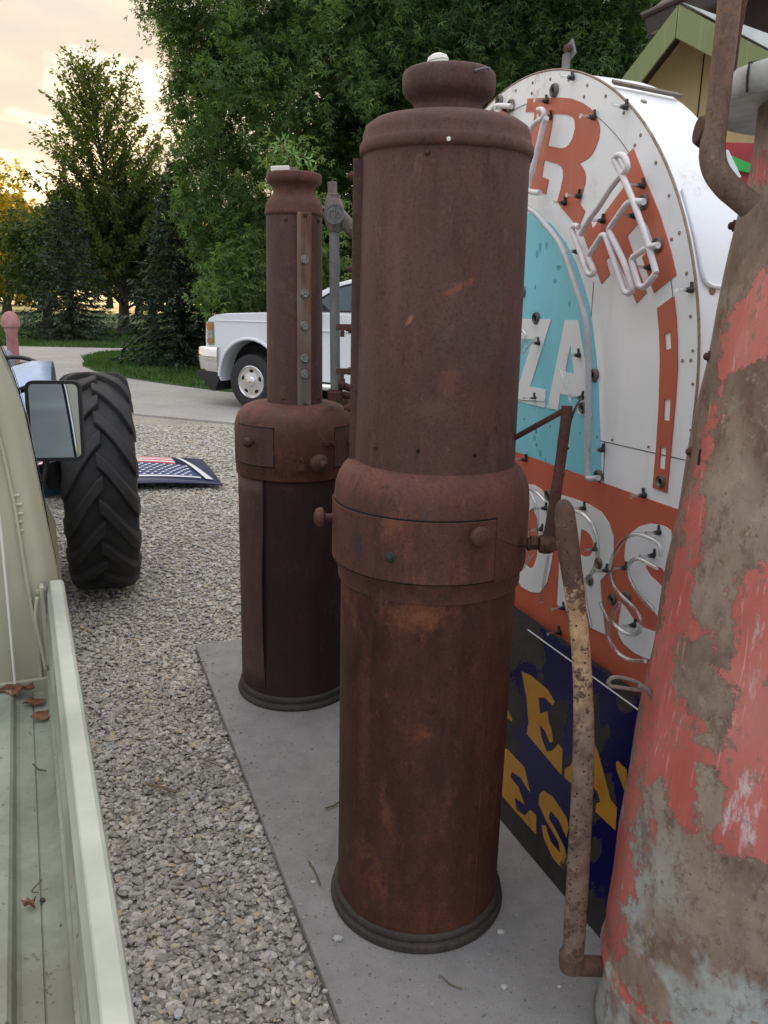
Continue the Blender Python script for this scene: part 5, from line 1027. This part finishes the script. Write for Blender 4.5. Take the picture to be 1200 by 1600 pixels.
    b=MB(); b.tube([w(-.6,1.16,-.012),w(-3.1,1.16,-.012)],.012,6); b.tube([w(.6,1.235,-.004),w(-.9,1.25,-.004)],.01,6); b.obj('body_crease',M['carwhite'],R)
    for u in (-1.85,-2.9): b=MB(); b.box(w(u,1.20,-.02),(hd,near,Z),(.10,.012,.014)); b.obj('door_handle',M['chrome'],R,bevel=.004)
    b=MB(); b.box(w(-1.06,1.46,-.16),(hd,near,Z),(.05,.08,.12)); b.tube([w(-1.06,1.42,.02),w(-1.06,1.42,-.10)],.02,8); b.obj('side_mirror',M['black'],R,bevel=.02)
    b=MB(); b.tube([w(-.75,.42,-.06),w(-3.3,.42,-.06)],.045,12); b.obj('step_bar',M['chrome'],R,smooth=60)
pickup()

# ================================================================ TRACTOR
def tractor():
    hd=Vector((-.335,.942,0)).normalized(); rgt=Vector((hd.y,-hd.x,0)); C=Vector((-1.585,4.50,.575)); R0=.60; W=.345
    mb=plain('silver_blue_paint',(.30,.40,.55),.35,.2,var=.12); mblue=plain('tractor_blue',(.02,.12,.20),.45,var=.25); mk=plain('greasy_black',(.02,.02,.022),.4,var=.3); mo=plain('orange_red_paint',(.52,.13,.06),.5,var=.15)
    ax0=C-rgt*.76
    R=thing('tractor','old grey-blue farm tractor with deep-lugged rear tyre beside the foreground pickup','tractor',(ax0.x,ax0.y,0))
    def wheel(Cw,side):
        wh=bpy.data.objects.new('rear_wheel',None); COL.objects.link(wh); wh.parent=R; wh.location=Cw-Vector(R.location)
        b=MB(); pr=[(.33,-W*.40),(.38,-W*.5),(.48,-W*.52),(.535,-W*.49),(.560,-W*.40),(.570,-W*.2),(.572,0),(.570,W*.2),(.560,W*.40),(.535,W*.49),(.48,W*.52),(.38,W*.5),(.33,W*.40)]
        b.lathe_ax([(r-.0,h) for r,h in pr],Cw,rgt,72,cap=False); ty=b.obj('tyre',M['trtyre'],wh,smooth=40)
        b=MB(); b.lathe_ax([(.335,-W*.40),(.30,-W*.36),(.28,-W*.1),(.10,-.02),(.10,.02),(.28,W*.1),(.30,W*.36),(.335,W*.40)],Cw,rgt,48,cap=False); b.obj('rim',mb,wh,smooth=40)
        # one chevron lug per side; copies turned about the axle
        def lug(sgn):
            b=MB(); N=9; V=[]
            for i in range(N):
                f=i/(N-1); h=sgn*(W*(-.04+.54*f)); an=(f**1.25)*.44; r1=.572-.012*(f>.8)-.02*(f>.93)
                hw=.046+.016*f; d0=r1-.03; d1=r1+.030-.006*f
                for (da,rr) in ((-hw*1.35,d0),(-hw*.75,d1),(hw*.75,d1),(hw*1.35,d0)):
                    a=an+da/.6; V.append(Cw+rgt*h+(Z*math.cos(a)-hd*math.sin(a))*rr)
            if True:
                # shoulder drop down the sidewall
                for (da,rr) in ((-.05,.47),(-.035,.485),(.035,.485),(.05,.47)):
                    a=.47+da/.6; V.append(Cw+rgt*(sgn*W*.545)+(Z*math.cos(a)-hd*math.sin(a))*rr)
                N+=1
            Fc=[]
            for i in range(N-1):
                for j in range(3): a=i*4+j; Fc.append((a,a+1,a+5,a+4))
            Fc+=[(0,3,2,1),(N*4-4,N*4-3,N*4-2,N*4-1)]
            return b.add(V,Fc)
        for sgn,ph in ((1,0),(-1,.5)):
            proto=lug(sgn).obj('lug',M['trtyre'],wh,smooth=30); me=proto.data; n=16
            md=proto.modifiers.new('Bevel','BEVEL'); md.width=.006; md.segments=2
            for k in range(n):
                o=proto if k==0 else proto.copy()
                if k: COL.objects.link(o)
                o.parent=wh; q=Matrix.Rotation((k+ph)*2*PI/n,4,rgt); o.matrix_basis=q
        return wh
    M['trtyre']=plain('weathered_tractor_rubber',(.017,.017,.018),.72,var=.35,scale=9,bump=.35)
    wheel(C,1); wheel(C-rgt*1.52,-1)
    # axle housing, gearbox, bonnet
    b=MB(); b.tube([C-rgt*.2,C-rgt*.55,C-rgt*.76,C-rgt*.97,C-rgt*1.35],[.07,.10,.19,.10,.07],20); b.obj('rear_axle',mblue,R,smooth=50)
    c2=C-rgt*.50+Z*(.02)-hd*.1; b=MB(); b.box(c2,(rgt,hd,Z),(.10,.10,.10)); 
    for k in(-.04,.0,.04): b.box(c2-hd*.105+rgt*k,(rgt,hd,Z),(.009,.008,.07))
    b.lathe_ax([(.02,0),(.02,.05),(.01,.07)],c2-Z*.1,(0,0,-1),8); b.obj('gear_casing',mblue,R,bevel=.012)
    b=MB(); b.box(ax0+hd*.7+Z*(.62-.575),(hd,rgt,Z),(.75,.16,.2)); b.obj('gearbox',mblue,R,bevel=.03)
    b=MB(); b.box(ax0+hd*1.75+Z*.33,(hd,rgt,Z),(.62,.2,.24)); b.obj('bonnet',mb,R,bevel=.06)
    for sg in(1,-1):
        b=MB(); cc=C if sg==1 else C-rgt*1.52; V=[];m=14
        for i in range(m+1):
            a=math.radians(-50+i*112/m); rr=.66
            for h in (-.50,-.30,-.20): 
                k=rr if h>-.45 else rr-.02; V.append(cc+rgt*(h*sg)+(Z*math.cos(a)+hd*math.sin(a))*(k if h>-.5 else .60))
            V.append(cc+rgt*(-.5*sg)+(Z*math.cos(a)+hd*math.sin(a))*.30)
        Fc=[]
        for i in range(m):
            for j,k in ((2,1),(1,0),(0,3)): Fc.append((i*4+j,i*4+k,(i+1)*4+k,(i+1)*4+j))
        b.add(V,Fc); o=b.obj('fender',mb,R,smooth=50); s=o.modifiers.new('Solidify','SOLIDIFY'); s.thickness=.006
    # seat, steering wheel, levers
    sp=ax0+hd*.05+Z*.42; b=MB(); b.lathe_ax([(.03,-.03),(.18,-.01),(.24,.03),(.25,.06),(.235,.06),(.17,.01),(.02,-.005)],sp,Z+hd*-.1,24); b.obj('seat',mk,R,smooth=60)
    st=AT(22,590,5.15); b=MB(); u,v,_=frame(Vector((hd.x*-.6,hd.y*-.6,.8))); b.tube([st+u*(.19*math.cos(t))+v*(.19*math.sin(t)) for t in [i*2*PI/28 for i in range(29)]],.014,8,cap=False)
    for k in range(3): t=k*2*PI/3; b.tube([st,st+u*(.19*math.cos(t))+v*(.19*math.sin(t))],.008,6)
    b.tube([st,st-Z*.5+hd*.35],.016,8); b.obj('steering_wheel',mk,R,smooth=60)
    b=MB(); b.box(AT(48,590,5.4),(rgt,hd,Z),(.13,.10,.045)); b.obj('instrument_panel',mb,R,bevel=.03)
    b=MB(); b.box(AT(42,566,5.3)-Z*.03,(rgt,hd,Z),(.05,.05,.03)); b.tube(smoothpath([AT(44,570,5.1),AT(56,575,5.1),AT(62,590,5.1),AT(62,620,5.1)],4),.015,8); b.obj('control_lever',mk,R,bevel=.01)
    b=MB(); b.tube([AT(36,610,5.0),AT(40,700,4.9)],.022,10); b.obj('seat_post',mo,R)
    b=MB(); b.tube([AT(78,722,4.35),AT(92,760,4.35)],[.075,.05],12); b.obj('hitch_casing',mk,R)
    # front wheels
    for sg in (-1,1):
        Cf=ax0+hd*2.05+rgt*(.55*sg); Cf.z=.3; b=MB(); b.lathe_ax([(.17,-.07),(.26,-.07),(.30,-.04),(.305,0),(.30,.04),(.26,.07),(.17,.07)],Cf,rgt,32,cap=False); b.obj('front_tyre',M['trtyre'],R,smooth=40); b=MB(); b.lathe_ax([(.18,-.05),(.05,-.02),(.05,.02),(.18,.05)],Cf,rgt,24); b.obj('front_rim',mb,R)
    b=MB(); a1=ax0+hd*2.05; b.tube([Vector((a1.x,a1.y,.34))-rgt*.52,Vector((a1.x,a1.y,.40)),Vector((a1.x,a1.y,.34))+rgt*.52],.04,8); b.obj('front_axle',mblue,R)
tractor()
# orange fuel can shape by the cab, pink post
def post():
    t=AT(15,486,6.6); b0=Vector((t.x,t.y,0)); R=thing('post','faded pink post with a rounded ball cap behind the tractor','post',(b0.x,b0.y,-.03))
    m=MT('faded_pink_paint'); m.set(Roughness=.6); m.col(m.ramp(m.noise(9,5,.7),[(.3,(.30,.10,.10)),(.6,(.46,.22,.21)),(.8,(.55,.38,.36))]))
    b=MB(); b.lathe([(.065,-.03),(.065,.06),(.045,.10),(.043,t.z-.17),(.052,t.z-.14),(.052,t.z-.125)],(b0.x,b0.y),24); b.obj('shaft',m.m,R,smooth=40)
    b=MB(); b.lathe([(.03,t.z-.128),(.064,t.z-.122),(.070,t.z-.11),(.068,t.z-.08),(.055,t.z-.035),(.035,t.z-.01),(.001,t.z)],(b0.x,b0.y),24); b.obj('ball_cap',m.m,R,smooth=50)
post()

# ================================================================ FLAG HOOD on the gravel
def flaghood():
    A=Vector((-1.39,6.93,0)); B=Vector((-1.80,8.02,0)); Cc=Vector((-3.35,7.75,0)); D=Vector((-2.95,6.30,0))
    R=thing('painted_car_hood','dark blue car hood painted with a striped and starred flag, flat on gravel','car hood',((A.x+D.x)/2,7.1,-.02))
    def S(u,v,h=0):        # u 0 (left) .. 1 (right tip), v 0 (near) .. 1 (far)
        p=(D.lerp(A,u)).lerp(Cc.lerp(B,u),v); bul=.10*math.sin(PI*min(1,max(0,u*.96+.02)))**.7*(.45+.55*math.sin(PI*min(1,max(0,v))))
        e=.5-.5*math.cos(min(1,max(0,u))*PI); return p+Z*(bul+.012+h)+Vector((0,.10*math.sin(PI*u)*(1-v)*1.0,0))
    def patch(name,uv,h,mat,nu=14,nv=6,par=None):
        (u0,v0),(u1,v1),(u2,v2),(u3,v3)=uv; V=[];Fc=[]
        for j in range(nv+1):
            for i in range(nu+1):
                s=i/nu;t=j/nv; u=(u0*(1-s)+u1*s)*(1-t)+(u3*(1-s)+u2*s)*t; v=(v0*(1-s)+v1*s)*(1-t)+(v3*(1-s)+v2*s)*t; V.append(S(u,v,h))
        for j in range(nv):
            for i in range(nu): a=j*(nu+1)+i; Fc.append((a,a+1,a+nu+2,a+nu+1))
        b=MB().add(V,Fc); o=b.obj(name,mat,par or R,smooth=50); return o
    navy=plain('navy_hood_paint',(.012,.018,.07),.3,var=.3,scale=6); wht=plain('flag_white',(.72,.72,.76),.5,var=.1); rd=plain('flag_red',(.50,.06,.07),.5,var=.15); cb=plain('flag_blue',(.03,.05,.16),.5,var=.2)
    o=patch('hood_panel',((0,0),(1,0),(1,1),(0,1)),0,navy,30,14); m=o.modifiers.new('Solidify','SOLIDIFY'); m.thickness=.006; m.offset=-1
    b=MB(); b.tube([S(u,0,-.004) for u in [i/20 for i in range(21)]],.008,6); b.obj('rolled_edge',navy,R)
    for k in range(7):
        v0=.50+.058*k; patch('stripe',((.05,v0),(.80-.0*k,v0),(.80,v0+.058),(.05,v0+.058)),.004,(wht if k%2 else rd),20,1)
    patch('canton',((.05,.14),(.90,.14),(.84,.495),(.05,.495)),.003,cb,20,5)
    patch('border_stripe',((.05,.115),(.90,.115),(.90,.145),(.05,.145)),.006,wht,20,1); 
    patch('bat_stripe',((.925,.10),(.965,.10),(.85,.90),(.825,.90)),.008,wht,3,10)
    b=MB()
    for r in range(7):
        for cn in range(20):
            u=.09+cn*.040+(r%2)*.020; v=.175+r*.046
            if u>.86: continue
            c=S(u,v,.0060); V=[c+Vector((math.cos(t)*rr*1.1,math.sin(t)*rr*1.5,0)) for t,rr in [(PI/2+i*PI/5,.021 if i%2==0 else .009) for i in range(10)]]; b.add(V+[c],[(i,(i+1)%10,10) for i in range(10)])
    b.obj('stars',wht,R,smooth=0)
flaghood()

# ================================================================ FOREGROUND PICKUP BED (left)
def mk_sage():
    m=MT('aged_sage_paint'); m.set(Roughness=.38); m.b.inputs['Coat Weight'].default_value=.25; g=m.noise(2.2,5,.6); c=m.ramp(g,[(.3,(.37,.36,.255)),(.7,(.48,.465,.34))]); c=m.mix(m.ramp(m.noise(30,5,.75),[(.66,0.0),(.71,.6)]),c,(.20,.17,.12)); m.col(c); m.bump(m.noise(2.6,2,.5),.25,.02); return m.m
M['sage']=mk_sage()
def mk_floor():
    m=MT('worn_bed_paint'); m.set(Roughness=.55); g=m.noise(5,6,.65,(1,1,1),.5); c=m.ramp(g,[(.3,(.18,.20,.155)),(.55,(.30,.33,.265)),(.75,(.40,.425,.34))]); c=m.mix(m.ramp(m.noise(3,5,.65),[(.5,0.0),(.62,.6)]),c,(.17,.15,.115)); c=m.mix(m.ramp(m.noise(75,4,.7),[(.64,0.0),(.68,.8)]),c,(.07,.055,.04)); m.col(c); m.bump(m.noise(60,5,.7),.3,.001); return m.m
M['bedfloor']=mk_floor()
M['railtop']=plain('pale_rail_paint',(.40,.43,.36),.32,var=.2,scale=4)
def truckbed():
    zr=1.0; A=G(100,905,zr); Nn=G(215,1600,zr); f=(A-Nn); f.z=0; f.normalize(); l=Vector((-f.y,f.x,0)); 
    R=thing('old_pickup','old sage green pickup seen along its bed rail, left foreground','pickup truck',(A.x-.7,A.y,0))
    def w(u,s,z): return A+f*u+l*s+Z*(z-zr)       # u forward from cab end of the rail, s leftwards from rail outer edge
    L=-1.75
    # rail: rounded cap
    prof=[(.0,.95),(.0,.990),(.002,.9965),(.0065,.9995),(.0265,1.0),(.0285,.9985),(.0295,.993),(.036,.980),(.036,.966)]
    V=[];n=len(prof); us=[.0+L*i/12 for i in range(13)]
    for u in us: V+=[w(u,s,z+.0012*math.sin(u*9)) for s,z in prof]
    Fc=[(i*n+j,i*n+j+1,(i+1)*n+j+1,(i+1)*n+j) for i in range(12) for j in range(n-1)]+[tuple(range(n))]
    b=MB().add(V,Fc); b.obj('bed_rail',M['railtop'],R,smooth=24)
    # bed side: outer skin and inner wall with a ledge
    b=MB(); V=[]; pr=[(.0,.955),(.004,.94),(-.03+.036,.90),(.01,.75),(.02,.55),(.035,.45)]
    for u in (0,L): V+=[w(u,s,z) for s,z in pr]
    n=len(pr); b.add(V,[(j,j+1,n+j+1,n+j) for j in range(n-1)]); b.obj('outer_side',M['sage'],R,smooth=50)
    pr=[(.036,.970),(.038,.95),(.0385,.93),(.0425,.925),(.044,.80),(.049,.795),(.050,.760),(.054,.748),(.062,.7408)]
    b=MB(); V=[]
    for u in (0,L): V+=[w(u,s,z) for s,z in pr]
    n=len(pr); b.add(V,[(j,j+1,n+j+1,n+j) for j in range(n-1)]); b.obj('inner_side',M['bedfloor'],R,smooth=40)
    # floor with pressed ribs
    b=MB(); cs=[]; s=.085; z=.74
    pts=[(.060,.7414),(.080,.741),(.0802,.7375),(.0828,.7375),(.083,.741),(.108,.741),(.114,.744),(.119,.757),(.124,.761),(.180,.761),(.186,.757),(.192,.744),(.198,.741),(.25,.741),(.256,.757),(.262,.761),(.32,.761),(.328,.744),(.36,.741),(.366,.757),(.372,.762),(.44,.762),(.446,.757),(.452,.741),(.6,.741),(.9,.741),(1.4,.741)]
    V=[]
    for u in (.02,L): V+=[w(u,s,z) for s,z in pts]
    n=len(pts); b.add(V,[(j,j+1,n+j+1,n+j) for j in range(n-1)]); b.obj('bed_floor',M['bedfloor'],R,smooth=25)
    for px,py in ((137,1385),(95,1285),(98,1445),(108,1530),(66,1405)):
        q=G(px,py,.745); b=MB(); b.lathe_ax([(.0042,0),(.0036,.002),(.001,.003)],q-Z*.002,Z,10); b.obj('floor_screw',M['rustK'],R)
    # cab back wall: pressed sheet, its right edge leaning in with height
    Y0=A+f*.02
    def cw(px,py,off=0): return PL(px,py,A+f*(.03+off),f)
    e=[cw(92,912),cw(78,850),cw(66,790),cw(52,720),cw(36,650),cw(18,595),cw(-6,540),cw(-60,440),cw(-120,380)]
    zb=.70; V=[];N_=len(e)
    # rows along the edge, with a rolled border
    offs=[0,.012,.022,.030,.045,.075,.085,.6,1.35]; dep=[.028,.010,.002,.0,.0,.004,.0,.0,.0]
    for p in [Vector((e[0].x,e[0].y,zb))]+e:
        for o_,d_ in zip(offs,dep): V.append(p+l*o_+f*d_)
    n=len(offs); b=MB().add(V,[(i*n+j,i*n+j+1,(i+1)*n+j+1,(i+1)*n+j) for i in range(N_) for j in range(n-1)]); b.obj('cab_back',M['sage'],R,smooth=50)
    b=MB(); sm=smoothpath([cw(88,1085),cw(80,1000),cw(60,880),cw(44,780),cw(22,680),cw(0,608),cw(-30,550)],4); b.tube([q-f*.004+l*.028 for q in sm],.004,6);  b.obj('cab_seam_bead',M['sage'],R,smooth=60)
    for px,py in ((25,774),(29,788),(31,802),(29,815),(31,829)):
        q=cw(px,py)-f*.001; b=MB(); b.tube([q+l*.007,q-l*.007],[.0035,.0035],8); b.obj('pressed_dimple',M['sage'],R,smooth=60)
    b=MB(); b.box(cw(40,1072)+l*.25-f*.006-Z*.0,(l,f,Z),(.30,.006,.018)); b.obj('front_flange',M['sage'],R,bevel=.003)
    b=MB(); b.tube(smoothpath([cw(-30,560,-.02),cw(-4,780,-.02),cw(10,920,-.02),cw(25,1085,-.02)],5),.0028,8); b.lathe_ax([(.006,0),(.004,.01)],cw(26,1090,-.02),Z,8); b.obj('white_cord',M['white_plastic'],R)
    # cab side: pillar, door, dark seal and bright trim going forward
    rowz=[Vector((e[0].x,e[0].y,.6))]+e
    def strip(name,m_,u0,u1,o0,o1):
        V=[]
        for p in rowz: V+=[p+f*(.03+u0)-l*o0,p+f*(.03+u1)-l*o1]
        b=MB().add(V,[(2*i,2*i+1,2*i+3,2*i+2) for i in range(len(rowz)-1)]); return b.obj(name,m_,R,smooth=50)
    strip('rear_pillar',M['sage'],0,.10,0,.002); strip('door_seal',M['black'],.10,.115,.0,.003); strip('chrome_trim',M['chrome'],.115,.128,.005,.006)
    b=MB(); b.v=[]; V=[]
    for u,o_ in ((.128,.006),(.5,-.020),(1.15,-.08)): 
        for z in (.45,.75,.95,1.08): V.append(Vector((e[0].x,e[0].y,z))+f*(.03+u)-l*(o_+ (.004 if z in(.75,.95) else 0)))
    b.add(V,[(i*4+j,i*4+j+1,(i+1)*4+j+1,(i+1)*4+j) for i in range(2) for j in range(3)]); b.obj('door',M['sage'],R,smooth=50)
    b=MB(); V=[]
    for p in (rowz[2:9]): V+=[p+f*.13-l*.004,p+f*.95+l*.06]
    b.add(V,[(2*i,2*i+1,2*i+3,2*i+2) for i in range(6)]); b.obj('door_window',M['glass'],R)
    b=MB(); p1=e[8]; b.box(p1+f*.55+l*.66+Z*.02,(l,f,Z),(.66,.56,.03)); b.obj('cab_roof',M['sage'],R,bevel=.02)
    b=MB(); qw=Vector((A.x,A.y,0))+f*.028+l*.78; b.box(qw+Z*1.42,(l,f,Z),(.42,.004,.13)); b.obj('rear_window',M['glass'],R,bevel=.003)
    b=MB(); b.tube([qw+l*(.43*sx)+Z*(1.42+.14*sz)-f*.005 for sx,sz in ((-1,-1),(1,-1),(1,1),(-1,1),(-1,-1))],.009,8); b.obj('window_seal',M['black'],R)
    b=MB(); q=Vector((e[0].x,e[0].y,.62)); b.box(q+f*1.9+l*.7+Z*.1,(l,f,Z),(.68,.75,.20)); b.obj('bonnet',M['sage'],R,bevel=.06)
    # hinge hardware between cab and rail
    b=MB(); b.box(w(.005,.045,.90),(l,f,Z),(.005,.014,.09)); b.tube(smoothpath([w(-.01,.055,.97),w(-.01,.062,.92),w(-.008,.056,.86),w(-.005,.050,.80)],4),.005,8); b.obj('stake_bracket',M['sage'],R,bevel=.002)
    b=MB(); b.prism([(-.022,.988),(.02,.992),(.035,.97),(.02,.955),(-.02,.958)],lambda a,b_,d:w(a,d,b_),.036,.042); b.obj('latch_plate',M['galv'],R,bevel=.001)
    b=MB(); b.lathe_ax([(.007,0),(.006,.005),(.003,.006)],cw(60,925)-f*.0,-f,10); b.lathe_ax([(.006,0),(.005,.005),(.003,.006)],cw(52,960)-f*.0,-f,10); b.obj('bolt_head',M['sage'],R)
    # wing mirror
    mc=AT(86,658,2.12); mn=(O-mc); mn.z=0; mn.normalize(); mn=(mn*.94+Vector((-.13,-.1,.05))).normalized(); mu,mv,mw=frame(mn)
    def rr(hw,hh,r,k=7): return [(sx*(hw-r)+r*math.cos(a),sy*(hh-r)+r*math.sin(a)) for sx,sy,a0 in((1,1,0),(-1,1,PI/2),(-1,-1,PI),(1,-1,1.5*PI)) for a in [a0+i*PI/2/k for i in range(k+1)]]
    cv=lambda a,b_,d:mc+mu*a+mv*b_+mw*d
    hw=.5*.087*2.12/1.5*1.0; hw=.068; hh=.103
    b=MB(); b.prism(rr(hw,hh,.02),cv,-.022,0.004,[rr(hw-.0085,hh-.0085,.013)]); ob=b.obj('mirror_frame',M['black'],R,smooth=40,bevel=.003)
    b=MB(); b.prism(rr(hw-.008,hh-.008,.013),cv,-.018,-.001); b.obj('mirror_back',M['black'],ob,smooth=0)
    b=MB(); b.prism(rr(hw-.0086,hh-.0086,.013),cv,-.0009,.0003); b.obj('mirror_glass',plain('mirror_silver',(.72,.76,.76),.02,1.0,var=.02),ob,smooth=0)
    b=MB(); b.tube([cv(-.03,-hh,-.01),cv(-.04,-hh-.05,-.0),Vector((e[2].x,e[2].y,1.05))+f*.5],.008,8); b.obj('mirror_arm',M['black'],ob); b=MB(); b.tube([cv(-.04,hh-.01,-.02),Vector((e[4].x,e[4].y,1.33))+f*.5+l*.05],.008,8); b.obj('mirror_arm',M['black'],ob)
    # orange lamp bulge at the cab corner
    q=AT(-2,560,2.3); b=MB(); b.lathe_ax([(.03,-.03),(.045,-.01),(.045,.02),(.03,.04)],q,Z,14); 
    return w
bw_=truckbed()
def sprig():
    b0=AT(455,262,3.27); R=thing('leafy_sprig','bright green maple sprig rising behind the crown of the farther pump','sprig',tuple(b0)); T,Fq=LEAF3
    b=MB(); st=[b0-Z*.12,b0,AT(452,245,3.28),AT(440,225,3.28)]; b.tube(smoothpath(st,4),.0022,6); b.tube([AT(454,250,3.28),AT(470,243,3.28),AT(484,251,3.28)],.0016,6); b.obj('stem',M['twig'],R,smooth=60)
    lm=plain('fresh_leaf_green',(.13,.27,.055),.5,var=.25,scale=30)
    for px,py,an,sz in ((438,222,.4,.05),(447,219,-.3,.045),(434,232,1.2,.045),(446,232,-.8,.05),(458,240,-1.0,.05),(468,240,-.2,.04),(474,247,-1.3,.05),(483,250,-1.6,.045),(462,252,-.9,.045),(450,248,.9,.04)):
        c=AT(px,py,3.28); y=Vector((-math.sin(an),rnd.uniform(-.3,.3),math.cos(an)*.7-.1)).normalized(); z=Vector((rnd.uniform(-.4,.4),-1,rnd.uniform(.1,.9))).normalized(); x=y.cross(z).normalized(); z=x.cross(y); sz*=.6
        b=MB().add([c+(x*t[0]*1.5+y*t[1]+z*t[2])*sz for t in T],[tuple(q) for q in Fq]); b.obj('leaf',lm,R,smooth=0,fix=False)
sprig()
def pebbles():
    V=[];Fc=[]; lr=random.Random(4); ic=[(1,0,0),(-1,0,0),(0,1,0),(0,-1,0),(0,0,1),(0,0,-1)]; tf=[(0,2,4),(2,1,4),(1,3,4),(3,0,4),(2,0,5),(1,2,5),(3,1,5),(0,3,5)]
    for k in range(420):
        s_=lr.uniform(.02,3.2); q=min(1.4,lr.expovariate(7) if k<260 else lr.uniform(0,1.2)); p=pA+a_*s_-n_*q; r_=lr.uniform(.0012,.0042) if q>.05 else lr.uniform(.002,.007); bs=len(V)
        for v in ic: V.append(p+Vector((v[0]*r_*lr.uniform(.7,1.4),v[1]*r_*lr.uniform(.7,1.4),r_*.4+v[2]*r_*.6)))
        Fc+=[tuple(bs+i for i in t) for t in tf]
    o=MB().add(V,Fc).obj('pebble_grit',plain('grit',(.34,.32,.28),.9,var=.5,scale=60),smooth=0); o['kind']='stuff'; o['label']='fine grit and pebbles strewn over the concrete pad'
pebbles()
def drylf(px,py,z,sz,lb,rot=0):
    c=G(px,py,z); b=MB(); V=[];k=12
    for i in range(k):
        t=i*2*PI/k; r=sz*(1+.28*math.sin(5*t+px)); V.append(c+Vector((r*math.cos(t+rot)*1.2,r*math.sin(t+rot)*.75,.004+.008*abs(math.sin(2*t+px))+.004*math.sin(3*t))))
    V.append(c+Z*.004); b.add(V,[(i,(i+1)%k,k) for i in range(k)]); o=b.obj('dry_leaf',M['dryleaf'],smooth=60); m=o.modifiers.new('Solidify','SOLIDIFY'); m.thickness=.0012
    tag(o,lb,'leaf','dry leaves fallen in the pickup bed')
for a in ((14,1083,.755,.028,'curled brown leaf in the cab corner at the left image edge'),(38,1080,.758,.018,'small brown leaf beside the white cord'),(54,1101,.745,.018,'flat tan leaf just right of the cord foot'),(72,1122,.746,.024,'largest crumpled brown leaf by the bed side wall'),(46,1417,.744,.008,'tiny orange leaf scrap on the bed floor rib')): drylf(*a[:4],a[4],rot=a[0])
def twig(pts,z,r,lb,grp='dry twigs on the ground'):
    b=MB(); b.tube(smoothpath([G(x,y,z)+Z*(.003 if i%2 else .006) for i,(x,y) in enumerate(pts)],4),r,6); tag(b.obj('twig',M['twig'],smooth=60),lb,'twig',grp)
twig([(270,1165),(300,1180),(345,1200)],-.005,.0022,'long thin straw lying on gravel left of the pad'); twig([(230,1228),(255,1232),(275,1240)],-.006,.006,'thick dead stem lying on gravel near the truck rail')
twig([(482,1348),(492,1362),(500,1384)],.004,.0025,'curved pale straw on the pad left of the near pump'); twig([(508,1265),(520,1260),(530,1255)],.004,.003,'dark twig tip beside the near pump body')
twig([(52,1198),(60,1204),(72,1209)],.747,.0016,'short twig on the green bed floor'); twig([(690,1528),(705,1540),(722,1548)],.002,.0015,'thin dark twig on the pad in front of the near pump'); twig([(60,1400),(50,1395),(66,1380)],.747,.001,'wiry stem by the orange leaf scrap')
def pstone(px,py,s,lb):
    bm=bmesh.new(); bmesh.ops.create_icosphere(bm,subdivisions=1,radius=1); lr=random.Random(px); c=G(px,py,s*.4)
    V=[c+Vector((v.co.x*s*lr.uniform(.8,1.3),v.co.y*s*lr.uniform(.7,1.1),v.co.z*s*lr.uniform(.5,.7))) for v in bm.verts]; Fc=[tuple(x.index for x in f.verts) for f in bm.faces]; bm.free(); o=MB().add(V,Fc).obj('stone',plain('pale_stone',(.5,.5,.47),.9),smooth=0); tag(o,lb,'stone','loose stones on the concrete pad')
for a in ((527,1466,.013,'pale stone left of the near pump base'),(782,1456,.010,'small stone right of the near pump base'),(788,1542,.009,'small stone on the pad below the long handle'),(490,1378,.008,'pale pebble beside the curved straw'),(874,1542,.006,'tiny pebble in front of the handle elbow'),(508,1548,.007,'pale pebble at the pad edge')): pstone(*a)
